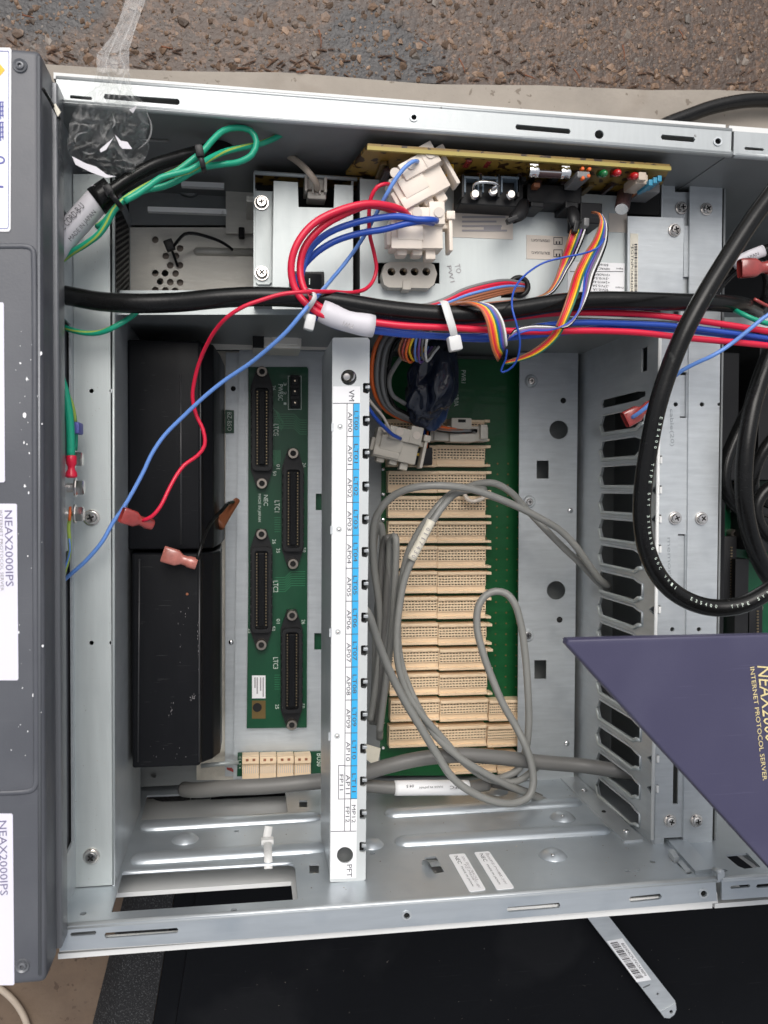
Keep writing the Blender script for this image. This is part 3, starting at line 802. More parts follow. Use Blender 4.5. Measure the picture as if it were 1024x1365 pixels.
# latch below the shelf
bm = B(); boxpx(bm, 337, 436, 402, 464, .03, .062, .0012); boxpx(bm, 362, 446, 398, 460, .06, .064, .0008); link('latch', bm, 'steel_cage_lit', cab)
bm = B(); boxpx(bm, 337, 434, 352, 462, .06, .066, .0006); link('latch_slot', bm, 'dark_inside', cab)
zplate('beam', [(205, 437), (445, 437), (445, 466), (215, 466)], .03, .0012, 'steel_cage_lit', cab)
zplate('small_sign', [(300, 546), (312, 547), (312, 577), (300, 577)], BR + .0054, .0012, 'pcb', cab)
bm = B(); text_down(bm, 'BZ-BSO', 306, 562, BR + .0057, 24, 5.5); link('lettering', bm, 'silk', cab)
zplate('rust_mark', [(302, 1023), (309, 1023.5), (313, 1028), (311, 1029.5), (302.5, 1026)], BR + .0035, .0002, 'terminal', cab)
# ------------------------------------------------------------------ power modules
def zbox(name, x0, y0, x1, y1, z0, z1, m, parent, bev=.0006):
    bm = B(); boxpx(bm, x0, y0, x1, y1, z0, z1, bev); return link(name, bm, m, parent, smooth=bev > .0008)
def lines_of_ink(name, quads, z, m, parent):
    bm = B()
    for q in quads: plate(bm, zp(q, z), (0, 0, 1), 0)
    return link(name, bm, m, parent)
psu = thing('power_supply', U(660, 420, 0), 'wide steel power supply with fuse, lamps and paper labels on its front', 'power supply')
zplate('front_plate', [(480, 238), (836, 262), (836, 417), (480, 420)], BZ, .0014, 'steel_post', psu, [quad(504, 350, 586, 378), [(690, 372), (700, 372), (700, 396), (668, 397), (668, 388), (685, 386)]])
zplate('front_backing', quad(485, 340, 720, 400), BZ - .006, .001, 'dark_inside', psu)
zplate('side_plate', [(837, 288), (911, 290.5), (912, 301), (909.5, 412), (837, 412)], BZ + .004, .0014, 'steel', psu)
yp = U(660, 418, BZ).y
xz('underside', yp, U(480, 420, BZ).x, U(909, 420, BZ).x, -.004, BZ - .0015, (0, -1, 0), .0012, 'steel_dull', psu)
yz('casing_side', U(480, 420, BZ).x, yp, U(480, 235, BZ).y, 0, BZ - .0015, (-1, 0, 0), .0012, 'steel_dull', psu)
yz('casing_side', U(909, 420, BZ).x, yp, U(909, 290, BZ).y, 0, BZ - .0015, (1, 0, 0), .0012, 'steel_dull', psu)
screw(899, 307, BZ + .0042, 9.2, psu, rot=.3)
# circuit board of the supply, edge-on
PBZ = .188
pe = lambda x: U(x, 195 + (x - 490) * .0715, PBZ)
yb = pe(690).y
def bx(px, z): return U(px, 210, z).x
bm = B(); plate(bm, [V((bx(490, PBZ), yb, PBZ)), V((bx(894, PBZ), yb, PBZ)), V((bx(880, .15), yb, .147)), V((bx(462, .15), yb, .147))], (0, -1, 0), .0018)
pb = link('supply_circuit_board', bm, 'pcb_amber', psu)
bm = B(); plate(bm, [V((bx(489.5, PBZ), yb + .0004, PBZ + .0006)), V((bx(894.5, PBZ), yb + .0004, PBZ + .0006)), V((bx(894.5, PBZ), yb - .0016, PBZ + .0006)), V((bx(489.5, PBZ), yb - .0016, PBZ + .0006))], (0, 0, 1), .002); link('board_edge', bm, 'pcb_edge', psu)
ypy = lambda px: 197 + (px - 490) * .0715        # picture height of the board's edge
# fuse in its clips
zf = .185
for a in (711, 753):
    bm = B(); c = U(a, 228.5 + (a - 711) * .05, zf); r = 8 * PX(zf)
    lathe(bm, c - V((r * .8, 0, 0)), [(r * .92, 0), (r, .0006), (r, r * .55), (r * .86, r * .6), (r * .86, r * 1.0), (r, r * 1.05), (r, r * 1.6 - .0006), (r * .92, r * 1.6)], 20, (1, 0, 0))
    box(bm, c + V((0, r * .9, -.002)), (r * 1.4, r * .5, .007))
    link('fuse_clip', bm, 'bright_metal', psu, smooth=True)
bm = B(); c = U(716, 231, zf); lathe(bm, c, [(.0021, 0), (.0021, U(748, 231, zf).x - c.x)], 14, (1, .01, 0)); link('fuse', bm, 'capacitor', psu, smooth=True)
bm = B(); lathe(bm, c + V((0, .0006, .0016)), [(.0006, 0), (.0006, U(748, 231, zf).x - c.x)], 8, (1, .01, 0)); link('fuse_wire', bm, 'bright_metal', psu, smooth=True)
# terminal block with three screws and a jumper
zbox('terminal_block', 614, 236, 698, 274, BZ, .166, 'black_plastic', psu)
for x in (616, 640, 664, 690): 
    bm = B(); boxpx(bm, x, 232, x + 2.5, 262, .160, .172); link('block_divider', bm, 'black_plastic', psu)
for (x, y) in ((630, 263), (654, 259), (677.5, 263.5)):
    bm = B(); lathe(bm, U(x, y, .166), [(.0018, 0), (.0018, .004), (.0028, .0042), (.0028, .0054), (.0020, .0062)], 14); link('terminal_screw', bm, 'chrome', psu, smooth=True)
bm = B(); sweep(bm, spline(P3([(631, 258, .170), (632, 246, .174), (638, 243, .176), (660, 244, .176), (664, 247, .175), (658, 250, .174), (655, 257, .170)]), .001), .0009, 8); link('jumper', bm, 'bright_metal', psu, smooth='all')
for (a_, b_) in ((619, 639), (643, 664), (668, 692)):
    bm = B(); boxpx(bm, a_, 235, b_, 238, .160, .1725); boxpx(bm, a_, 236, a_ + 2.2, 256, .160, .172); boxpx(bm, b_ - 2.2, 236, b_, 256, .160, .172); link('terminal_frame', bm, 'frame_grey', psu)
# latched header
bm = B(); boxpx(bm, 703, 246, 776, 271, BZ, .166, .0008); boxpx(bm, 708, 268, 726, 276, BZ, .168, .0008); boxpx(bm, 754, 268, 772, 278, BZ, .168, .0008); link('latched_header', bm, 'black_plastic', psu)
for pts in ([(700, 268, .165), (694, 284, .172), (683, 293, .175)], [(763, 276, .165), (765, 290, .172), (767, 303, .174)]):
    bm = B(); sweep(bm, spline(P3(pts), .002), lambda s: .0026 + .0014 * math.sin(s * 3.1), 8, flat=.7)
    c = P3([pts[-1]])[0]; box(bm, c, (.007, .003, .004), Matrix.Rotation(.4 if pts[0][0] < 730 else 1.4, 3, 'Z'), .0008)
    link('header_latch', bm, 'black_plastic', psu)
zbox('ribbon_plug', 774, 270, 803, 298, BZ, .170, 'battery', psu)
zbox('plug_clip', 779, 290, 786, 301, .160, .174, 'grey_wire', psu)
zbox('hole_shade_block', 835, 245, 880, 286, BZ - .02, BZ - .004, 'dark_inside', psu)  # dark block fills an open hole, shade put into its colour
# small parts along the board's edge
bm = B(); boxpx(bm, 770, 228, 787, 237, .168, .188, .0008); link('small_connector', bm, 'grey_wire', psu)
for (x, y) in ((775, 226.5), (784, 227), (775.5, 239), (783, 236)):
    bm = B(); lathe(bm, U(x, y, .186), [(.0010, 0), (.0010, .0022), (.0006, .0026)], 10); link('connector_pin', bm, 'orange', psu, smooth=True)
def lamp(x, y, m):
    bm = B(); lathe(bm, U(x, y, .182), [(.0021, 0), (.0021, .0045), (.0018, .0058), (.0011, .0067), (.0004, .007)], 14, (.2, -.3, 1)); return link('indicator_lamp', bm, m, psu, smooth='all')
lamp(799, 231.5, 'led_green'); lamp(817, 230.5, 'led_red'); lamp(840, 235, 'led_red')
bm = B(); boxpx(bm, 848, 232, 864, 245, .170, .186, .0006); boxpx(bm, 852, 229, 862, 240, .176, .189, .0006); link('beige_header', bm, 'beige_cable', psu)
for (x, y) in ((868, 243), (874, 240), (880, 237.5)):
    bm = B(); boxpx(bm, x - 2.6, y - 4, x + 2.6, y + 4, .174, .189, .0004); link('trimmer', bm, 'trimmer', psu)
zbox('trimmer_board', 856, 244, 880, 256, .15, .168, 'grey_wire', psu)
bm = B(); c = U(829, 278, .172); d = V((-.35, -.8, .5)); lathe(bm, c - d.normalized() * .013, [(.0042, 0), (.0042, .0125), (.0038, .0135)], 16, d); link('capacitor', bm, 'capacitor', psu, smooth=True)
bm = B(); lathe(bm, c - d.normalized() * .0004 + d.normalized() * .0006, [(.0036, 0), (.0036, .0004)], 16, d); link('capacitor_top', bm, 'bright_metal', psu)
rng = random.Random(3)
for i in range(44):
    x = rng.uniform(500, 870); y = ypy(x) + rng.uniform(8, 30)
    if 700 < x < 765: y += 12
    bm = B(); boxpx(bm, x - rng.uniform(2, 5), y - 3, x + rng.uniform(2, 5), y + 3, .148, rng.uniform(.158, .172), .0005)
    link('board_component', bm, rng.choice(['capacitor', 'dark_inside', 'brown', 'capacitor', 'pcb_hole']), psu)
bm = B(); boxpx(bm, 595, 218, 605, 234, .158, .176, .0004); link('board_component', bm, 'warning_yellow', psu)
for x in (625, 652): bm = B(); boxpx(bm, x - 3, 208 + (x - 625) * .07, x + 5, 215, .170, .180, .0006); link('board_component', bm, 'terminal', psu)
# paper labels on the supply
def label_z(name, pts, z, m, parent): return zplate(name, pts, z + .0003, .0003, m, parent)
l = label_z('paper_label', [(603, 271), (684, 274), (684, 319), (604, 316)], BZ, 'label_beige', psu)
bm = B()
for i in range(6): plate(bm, zp(quad(616, 276 + i * 6, 660 + (i * 7) % 19, 278.5 + i * 6), BZ + .0005), (0, 0, 1), 0)
plate(bm, zp(quad(645, 300, 668, 307), BZ + .0004), (0, 0, 1), 0)
link('lettering', bm, 'ink_faint', l)
l = label_z('paper_label', [(702, 313), (756, 315), (755, 346), (702, 345)], BZ, 'label_beige', psu)
bm = B()
UPv = V((0, -1, 0)); LEFT = V((-1, 0, 0))
put_text(bm, 'OPEN/PLUGAT1', U(721, 320.5, BZ + .0005), LEFT, UPv, length=26 * PX(BZ), height=3.6 * PX(BZ))
put_text(bm, 'SEAL/PLUGAT2', U(721, 337, BZ + .0005), LEFT, UPv, length=26 * PX(BZ), height=3.6 * PX(BZ))
for (x, y) in ((738, 316), (738, 332.5)):
    plate(bm, zp(quad(x, y, x + 12, y + 10), BZ + .0005), (0, 0, 1), 0, [zp(quad(x + .8, y + .8, x + 11.2, y + 9.2), BZ + .0005)])
    plate(bm, zp(quad(x + 3, y + 5.5, x + 5, y + 9), BZ + .00052), (0, 0, 1), 0); plate(bm, zp(quad(x + 7, y + 5.5, x + 9, y + 9), BZ + .00052), (0, 0, 1), 0)
link('lettering', bm, 'ink', l)
l = label_z('paper_label', [(757, 348), (833, 351), (832, 398), (757, 397)], BZ, 'label', psu)
bm = B()
for (s, x, y, L_) in (('Input', 826, 358, 10), ('100VAC 3.8A', 801, 358, 26), ('50/60Hz', 801, 352.8, 22), ('+5V/NORMAL', 801, 366, 27), ('-5V/0.5A', 801, 371, 24), ('+24V/0.4A', 801, 376, 26), ('-27V/5.5A', 801, 381, 24), ('Output', 826, 383, 12), ('90V/0.1A', 801, 386, 22), ('MADE IN JAPAN', 785, 394, 30)):
    put_text(bm, s, U(x, y, BZ + .0005), LEFT, UPv, length=L_ * PX(BZ), height=3.2 * PX(BZ))
for y in (361.5, 390): plate(bm, zp(quad(760, y, 831, y + .7), BZ + .0005), (0, 0, 1), 0)
link('lettering', bm, 'ink', l)
bm = B(); put_text(bm, 'NEC', U(780, 393, BZ + .0005), LEFT, UPv, length=12 * PX(BZ), height=4 * PX(BZ)); link('lettering', bm, 'ink', l)
l = label_z('barcode_label', [(840.5, 311), (851, 311.5), (850, 399), (840, 398)], BZ + .004, 'label_cream', psu)
bm = B()
rng = random.Random(11); y = 325.
while y < 396:
    h = rng.choice((.6, .6, 1.2, 1.8)); plate(bm, zp(quad(846, y, 849.6, y + h), BZ + .0045), (0, 0, 1), 0); y += h + rng.choice((.7, .7, 1.4))
text_down(bm, '*EGTNPO644204*', 843, 359, BZ + .0045, 70, 3.6)
link('lettering', bm, 'ink', l)
label_z('paper_label', [(812, 284), (836, 285), (835, 310), (812, 309)], BZ, 'label_beige', psu)
bm = B()
tl = Matrix.Rotation(R(14), 3, 'Z')
put_text(bm, 'TO', U(611, 358, BZ + .0002), tl @ DOWN, tl @ RIGHT, length=12 * PX(BZ), height=7 * PX(BZ))
put_text(bm, 'PW1', U(601, 365, BZ + .0002), tl @ DOWN, tl @ RIGHT, length=22 * PX(BZ), height=6 * PX(BZ))
link('handwriting', bm, 'ink_faint', psu)

# socket with four holes in the supply's front
bm = B()
hz = BZ + .008
bmo = [(509, 366), (513, 352), (520, 349), (572, 349), (579, 353), (583, 365), (579, 379), (572, 384), (518, 383), (512, 379)]
plate(bm, zp(bmo, hz), (0, 0, 1), .009, [zp(circ_px(x, 362, 5.4, 16), hz) for x in (522, 538, 553, 568.5)])
boxpx(bm, 537, 374, 548, 386, BZ, hz + .001, .0004)
sk = link('power_socket', bm, 'nylon_grey', psu)
for x in (522, 538, 553, 568.5):
    bm = B(); lathe(bm, U(x, 363, BZ), [(.0012, 0), (.0012, .005), (.0006, .0056)], 8); link('contact', bm, 'brass', sk, smooth=True)
zplate('socket_floor', quad(514, 353, 580, 380), BZ + .0006, .0004, 'dark_inside', psu)

pm = thing('power_module', U(405, 420, 0), 'narrow steel module with a black rocker switch and a plugged grey lead', 'power module')
zplate('front_plate', [(365, 241), (397, 243), (398, 276), (445, 277), (446, 246), (470.5, 247), (470.5, 412), (363, 412)], BZ, .0014, 'steel_post', pm, [quad(386, 362, 432, 394)])
zplate('side_bracket', [(338, 229), (340, 229), (340, 254), (364, 255), (364, 384), (338, 385)], BZ - .012, .0014, 'steel_post', pm)
zplate('bracket_leaf', [(341, 255), (362, 256), (362, 376), (359, 379), (344, 379), (341, 376)], BZ - .0104, .001, 'steel_post', pm)
screw(348.5, 270.5, BZ - .010, 9.5, pm, rot=.2); screw(349, 364.5, BZ - .010, 9.5, pm, rot=.75)
bm = B(); sweep(bm, zp([(339, 230), (476, 239)], BZ - .004), .0012, 8); link('top_edge', bm, 'steel_post', pm, smooth='all')
ym = U(400, 233, BZ - .01).y
xz('module_board', ym, bx(340, .14), bx(482, .14), .06, BZ - .012, (0, -1, 0), .0016, 'pcb_amber', pm)
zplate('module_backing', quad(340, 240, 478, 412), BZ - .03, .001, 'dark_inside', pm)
yz('module_side', U(471, 420, BZ).x, yp, U(470, 240, BZ).y, 0, BZ - .0015, (1, 0, 0), .0012, 'steel_dull', pm)
yz('module_side', U(339, 420, BZ - .012).x, yp, U(339, 240, BZ).y, 0, BZ - .0135, (-1, 0, 0), .0012, 'steel_dull', pm)
xz('module_underside', yp + .0005, U(339, 420, BZ).x, U(471, 420, BZ).x, -.004, BZ - .0015, (0, -1, 0), .0012, 'steel_dull', pm)
bm = B(); boxpx(bm, 385.5, 361.5, 432.5, 394.5, BZ - .006, BZ + .0016, .0008); bz = link('switch_bezel', bm, 'black_plastic', pm, smooth=True)
q = Matrix.Rotation(R(7), 3, 'Y')
bm = B(); a = U(409, 378, BZ + .002); box(bm, a, (37 * PX(BZ), 25 * PX(BZ), .005), q, .0006); link('rocker', bm, 'battery', bz, smooth=True)
bm = B(); plate(bm, zp(quad(412, 371, 413.3, 379), BZ + .0052), (0, 0, 1), .0004); link('switch_mark', bm, 'silk', bz)
# plugged grey lead
ld = thing('grey_lead', U(420, 270, BZ - .01), 'short grey-brown lead ending in a clear plug in the narrow module', 'cable')
wire('lead_wire', [(357, 198, .13), (375, 203, .14), (398, 216, .155), (413, 231, .162), (421, 243, .158), (423, 252, .15)], 8.5, 'beige_cable', ld)
bm = B(); boxpx(bm, 408, 238, 436, 253, BZ - .012, BZ - .001, .0008); boxpx(bm, 410, 255, 435, 265, BZ - .012, BZ - .001, .0008); boxpx(bm, 406.5, 233, 410, 254, BZ - .012, BZ + .002, .0004); boxpx(bm, 432, 236, 436, 256, BZ - .012, BZ + .002, .0004); boxpx(bm, 416, 246, 419, 257, BZ - .01, BZ + .001, .0004); boxpx(bm, 425, 247, 428, 258, BZ - .01, BZ + .001, .0004)
link('plug', bm, 'nylon_grey', ld)

# ------------------------------------------------------------------ white nylon plugs on the red and blue supply wires
def nylon_plug(name, px, py, z, ang, m, parent, w=.030, d=.019, h=.013, k=1.):
    q = Matrix.Rotation(ang, 3, 'Z'); c = U(px, py, z); bm = B()
    def b(x, y, zz, sx, sy, sz, bev=.0006): box(bm, c + q @ V((x, y, zz)) * k, (sx * k, sy * k, sz * k), q, bev * k)
    b(0, -.001, 0, w, d, h)                                # body
    b(.003, .007, .004, w * .7, .009, h * .9)                # stepped wire end
    b(w * .37, .0085, .0035, .0085, .012, h * 1.05)          # square wire tower
    b(-.004, -.0005, h * .5 + .0008, w * .5, .010, .0022)    # ribs on the top
    b(-.006, -.007, h * .5 + .0006, w * .6, .006, .0018)
    b(w * .5 + .0046, -.001, .001, .0021, d * 1.12, h * .8)    # latch arm
    b(w * .5 + .002, .004, .0, .004, .0035, h * .5)
    b(w * .5 + .0046, .0085, .0015, .0048, .0045, h * .9)
    b(w * .28, -d * .5 - .0028, -.001, .0055, .006, h * .6)  # coding lugs on the mating face
    b(w * .02, -d * .5 - .002, -.001, .006, .0045, h * .7, .0018)
    b(-w * .28, -d * .5 - .002, -.001, .006, .0045, h * .7, .0018)
    b(-w * .5 - .0012, -.003, .001, .0024, .009, h * .7)
    o = link(name, bm, m, parent, smooth=True)
    bm = B()
    for x in (-.0105, -.0005, .0112):
        lathe(bm, c + q @ V((x, .0085, h * .5 + (.0042 if x > .01 else .0036))) * k, [(.0027 * k, 0), (.0027 * k, .0004 * k)], 14)
    link('wire_hole', bm, 'label_beige', o)
    return o
HZ = .19
hm = thing('supply_harness', U(560, 330, BZ), 'thick red and blue wires looping from a white plug into a white sleeve', 'wire harness')
nylon_plug('plug', 553, 312, .172, R(2), 'nylon', hm, .028, .0165, .013)
wire('red_wire', [(545, 289, .181), (536, 280, .188), (515, 273, .194), (488, 271, .197), (452, 280, .198), (418, 298, .198), (396, 325, .198), (388, 352, .197), (390, 376, .196), (400, 396, .196), (416, 411, .197), (430, 420, .197), (447, 427, .196), (470, 433, .195)], 9.6, 'red', hm)
wire('red_wire', [(528, 284, .180), (512, 277, .186), (490, 274, .192), (462, 284, .194), (430, 302, .194), (406, 330, .193), (400, 358, .192), (405, 384, .193), (418, 402, .194), (432, 413, .194), (450, 421, .193), (470, 429, .192)], 9.6, 'red', hm)
wire('blue_wire', [(582, 294, .184), (572, 293, .190), (556, 293, .190), (534, 289, .190), (505, 291, .190), (468, 299, .189), (436, 312, .188), (415, 330, .187), (404, 356, .187), (400, 380, .188), (408, 402, .189), (424, 417, .189), (446, 429, .189), (470, 437, .189)], 8.6, 'blue', hm)
wire('blue_wire', [(577, 297, .182), (562, 295, .188), (540, 299, .188), (514, 306, .186), (478, 312, .184), (444, 323, .183), (418, 340, .182), (400, 362, .181), (396, 386, .182), (404, 406, .184), (420, 421, .185), (444, 433, .186), (470, 440, .186)], 8.6, 'blue', hm)
wire('red_wire', [(490, 428, .195), (540, 434, .195), (600, 437, .194), (660, 440, .193), (720, 441.5, .192), (790, 441, .190), (850, 443.5, .189), (910, 450, .190), (965, 455, .19), (1040, 462, .188)], 9, 'red', hm)
wire('red_wire', [(500, 425, .187), (560, 430, .187), (620, 432, .187), (680, 424, .186), (740, 417.5, .185), (800, 417, .184), (850, 418.5, .184), (900, 423, .186), (960, 431, .188), (1040, 444, .19)], 9, 'red', hm)
wire('blue_wire', [(490, 440, .189), (540, 446, .188), (600, 448, .187), (650, 447, .186), (700, 438, .185), (760, 431, .184), (830, 431.5, .183), (890, 434, .184), (950, 441, .186), (1040, 453, .188)], 8.6, 'blue', hm)
wire('blue_wire', [(490, 437, .183), (560, 445, .182), (640, 452, .180), (720, 446, .178), (800, 438, .178), (880, 438, .178), (960, 446, .18), (1040, 458, .182)], 8.6, 'blue', hm)
# white paper sleeve round the four wires
sp = spline(P3([(427, 412, .193), (448, 421, .193), (474, 431, .192), (499, 433, .191)]), .003)
bm = B(); sweep(bm, spline(P3([(428, 414, .194), (462, 428, .194), (498, 435, .193)]), .003), lambda s: .0057 + .0003 * math.sin(s * 9), 18, flat=.9); sl = link('sleeve', bm, 'sleeve', hm, smooth='all')
bm = B(); t = Matrix.Rotation(R(-20), 3, 'Z'); put_text(bm, 'PW1', U(464, 433, .1995), t @ V((-1, 0, 0)), t @ V((0, -1, 0)), length=.0052, height=.0024); link('lettering', bm, 'ink_faint', sl)

def zip_tie(pts, wpx, z, m, label, head=None, head_sz=(.009, .0075, .005), ang=0., name='cable_tie', group=None):
    """Flat strap over a bundle, with its ratchet head."""
    path = spline(P3(pts, z), .0015); bm = B()
    w = wpx * .5 * PX(pts[0][2] if len(pts[0]) > 2 else z)
    sweep(bm, path, w, 8, flat=.28)
    if head:
        box(bm, U(*head), head_sz, Matrix.Rotation(ang, 3, 'Z'), .0012)
    o = link(name, bm, m, None, smooth=True); tag(o, label, 'cable tie', group); return o
zip_tie([(590, 402, .190), (593, 404, .199), (598, 420, .2015), (604, 440, .201), (606, 452, .197), (605, 462, .19)], 11, .2, 'zip_white', 'translucent white cable tie closing the bundle below the paper labels', (606, 458, .197), (.0068, .0078, .006), R(12))
zip_tie([(408, 424, .188), (410, 413, .199), (416, 404, .2045), (420, 396, .205), (418, 389, .203), (412, 386, .197), (410, 394, .190)], 7, .2, 'zip_white', 'milky cable tie knotted round the red and blue wires above the label bar', (413, 430, .198), (.0052, .008, .0055), R(-12))
bm_tail = None
# plug with the thin red and blue wires
h2 = thing('light_harness', U(560, 240, BZ), 'thin red and light blue wires from the tilted upper white plug', 'wire harness')
nylon_plug('plug', 555, 247, .176, R(31), 'nylon', h2, .0285, .018, .014)
wire('blue_wire', [(557, 215, .187), (551, 215, .191), (541, 222, .191), (528, 238, .190), (516, 258, .188), (500, 288, .18), (484, 317, .172), (462, 348, .168), (441, 373, .175), (426, 391, .195), (405, 415, .203), (384, 440, .200), (364, 459, .195), (332, 485, .185), (301, 506, .178), (275, 527, .174), (245, 555, .17), (219, 581, .168), (203, 604, .168), (191, 629, .168), (177, 655, .168), (164, 677, .168), (150, 697, .168), (136, 722, .168), (114, 748, .166), (85, 774, .162), (72, 792, .15)], 5.4, 'blue_light', h2, n=8)
wire('red_wire', [(520, 246, .184), (513, 245, .188), (503, 249, .188), (495, 262, .186), (492, 284, .182), (493, 312, .176), (499, 338, .170), (502, 358, .168), (498, 373, .168), (488, 385, .172), (470, 390, .178), (440, 389, .195), (405, 389, .206), (375, 392, .206), (350, 399, .205), (325, 408, .204), (303, 422, .200), (287, 440, .192), (276, 459, .184), (267, 480, .176), (260, 505, .170), (257, 530, .166), (262, 554, .164), (271, 573, .164), (273, 594, .164), (264, 607, .164), (246, 620, .164), (236, 633, .166), (226, 651, .168), (214, 675, .17), (203, 688, .17), (190, 694, .168)], 5.4, 'red', h2, n=8)
# ------------------------------------------------------------------ crimped push-on terminals
def terminal(px, py, z, ang, parent, m='terminal', k=1., tilt=0.):
    """Insulated push-on terminal: wide flat mouth, waist, round crimp sleeve."""
    q = Matrix.Rotation(ang, 3, 'Z') @ Matrix.Rotation(tilt, 3, 'Y'); c = U(px, py, z)
    bm = B(); rings = []
    for (x, w, h) in ((0, .0040, .0022), (.0006, .0043, .0025), (.0072, .0042, .0025), (.0088, .0033, .0022), (.0102, .0026, .0021), (.0124, .0026, .0023), (.0136, .0031, .0027), (.0172, .0031, .0027), (.0178, .0027, .0024)):
        ring = []
        for i in range(16):
            a = 2 * math.pi * i / 16; ca, sa = math.cos(a), math.sin(a)
            e = .45 if x < .009 else .9                        # squarish mouth, round sleeve
            ring.append(bm.verts.new(c + q @ V((x * k, w * k * math.copysign(abs(ca) ** e, ca), h * k * math.copysign(abs(sa) ** e, sa)))))
        rings.append(ring)
    for a, b in zip(rings, rings[1:]):
        for i in range(16): bm.faces.new([a[i], a[(i + 1) % 16], b[(i + 1) % 16], b[i]])
    bm.faces.new(rings[-1])
    f = bm.faces.new(list(reversed(rings[0])))
    r = bmesh.ops.inset_region(bm, faces=[f], thickness=.0009 * k); 
    for v in f.verts: v.co += q @ V((.005 * k, 0, 0))
    f.material_index = 1
    bmesh.ops.recalc_face_normals(bm, faces=bm.faces)
    return link('crimp_terminal', bm, [m, 'dark_inside'], parent, smooth=True)
terminal(162, 686, .172, R(-21), h2, tilt=R(28))
# ------------------------------------------------------------------ label bar
bar = thing('label_bar', U(464, 1176, 0.01), 'upright white bar with card slot labels and a blue printed column', 'label bar')
BF = .167
Lx = lambda y: 443.2 - 3.5 * (y - 450) / 725
Rx = lambda y: 493 - 5.6 * (y - 450) / 725
NY = [517 + 43.72 * k for k in range(16) if 517 + 43.72 * k < 1170]
out = [(Lx(452), 452), (445, 450), (490, 450), (Rx(452), 453)]
for y in NY:
    if 1148 < y: continue
    r = Rx(y); out += [(r, y - 6.5), (r - 7.5, y - 6.5), (r - 8.5, y - 5), (r - 8.5, y + 5.5), (r - 7, y + 7), (r - 2, y + 7.5), (r, y + 5)]
out += [(Rx(1172), 1172), (484, 1174.5), (441, 1176), (Lx(1173), 1174)]
zplate('bar_front', out, BF, .0013, 'bar_paint', bar, [circ_px(465, 503, 10.5, 28), circ_px(460, 1140, 10.8, 28)])
xa, xb = U(443.5, 800, BF).x, U(490, 800, BF).x
yt_, yb_ = U(460, 451, BF).y, U(460, 1174.5, BF).y
yz('bar_side', U(442.5, 800, BF).x, yb_, yt_, .1, BF - .0013, (-1, 0, 0), .0012, 'steel', bar)
zplate('bar_back', [(446, 452), (482, 452), (476, 1172), (442, 1172)], BF - .011, .001, 'steel_dull', bar)
for y in NY:
    r = Rx(y)
    bm = B(); boxpx(bm, r - 8.5, y - 6, r - 2.5, y + 5, BF - .011, BF - .006, .0006); link('slot_peg', bm, 'dark_inside', bar)
    bm = B(); boxpx(bm, r - 5.5, y - 3.5, r + 1, y + 1, BF - .012, BF - .004, .0004); link('slot_peg', bm, 'steel', bar)
bm = B(); lathe(bm, U(462, 500, BF - .0105), [(.0046, 0), (.0046, .003), (.003, .004)], 18); link('bar_screw', bm, 'chrome', bar, smooth=True)
lz = BF + .00025
lab = zplate('label_strip', [(Lx(515) + 1, 515), (Lx(515) + 37.5, 515), (Lx(1100) + 35.5, 1110), (Lx(1172) + 35, 1170.5), (Lx(1172) + 1, 1172)], lz, .0002, 'label', bar, [circ_px(460, 1140, 10.9, 28)] + [circ_px(x, y, 4.2, 12) for x, y in ((453.5, 569), (452, 706), (450.5, 843), (449.5, 981.5))])
for (x, y) in ((453.5, 569), (452, 706), (450.5, 843), (449.5, 981.5)):
    rivet(U(x, y, BF - .0004), .0011, bar, m='chrome')
    bm = B(); boxpx(bm, x - 11.5, y - 5, x - 8.5, y + 6, BF - .001, BF + .0004); link('edge_notch', bm, 'steel', bar)
cells = [538 + 43.92 * k for k in range(13)]
sc = lambda y: 1 - .03 * (y - 538) / 500
bm = B()
for k in range(12):
    a, b = cells[k], cells[k + 1]
    plate(bm, zp([(Lx(a) + 28.3 * sc(a), a), (Lx(a) + 37 * sc(a), a), (Lx(b) + 37 * sc(b), b), (Lx(b) + 28.3 * sc(b), b)], lz + .00008), (0, 0, 1), 0)
link('blue_column', bm, 'sky_blue_print', lab)
bm = B(); iz = lz + .00016
def rule(p, q, w=.42):
    (x0, y0), (x1, y1) = p, q; d = V((x1 - x0, y1 - y0)).normalized(); n = V((-d.y, d.x)) * w
    pp = [(x0 + n.x, y0 + n.y), (x1 + n.x, y1 + n.y), (x1 - n.x, y1 - n.y), (x0 - n.x, y0 - n.y)]
    plate(bm, zp(pp, iz), (0, 0, 1), 0)
rule((Lx(537) + 1, 537.5), (Lx(537) + 37, 537.5)); rule((Lx(1108) + 1, 1108.5), (Lx(1108) + 35, 1108))
for k in range(1, 13): rule((Lx(cells[k]) + 20 * sc(cells[k]), cells[k]), (Lx(cells[k]) + 37 * sc(cells[k]), cells[k] - .3))
for o_ in (20, 28.3): rule((Lx(538) + o_, 538), (Lx(1065) + o_ * .965, 1065))
rule((Lx(1065) + 20 * .965, 1065), (Lx(1108) + 20 * .96, 1108)); rule((Lx(1065) + 28.3 * .965, 1065), (Lx(1108) + 28.3 * .96, 1108))
rule((Lx(1020) + 11, 1020.5), (Lx(1020) + 20, 1020.3)); rule((Lx(1065) + 11, 1065.3), (Lx(1065) + 20, 1065)); rule((Lx(1020) + 11, 1020), (Lx(1065) + 11, 1065.5))
link('ruled_lines', bm, 'ink_bar', lab)
bm = B()
text_down(bm, 'VM', Lx(527) + 26, 527, iz, 15, 7)
for k in range(12):
    yc = cells[k] + 21.5
    text_down(bm, 'LT%02d' % k, Lx(yc) + 32.6 * sc(yc), yc + 1, iz, 25, 5.4)
    text_down(bm, 'AP%02d' % k, Lx(yc) + 24.2 * sc(yc), yc + 3, iz, 26, 5.4)
text_down(bm, 'FP11', Lx(1045) + 15, 1043, iz, 21, 4.8)
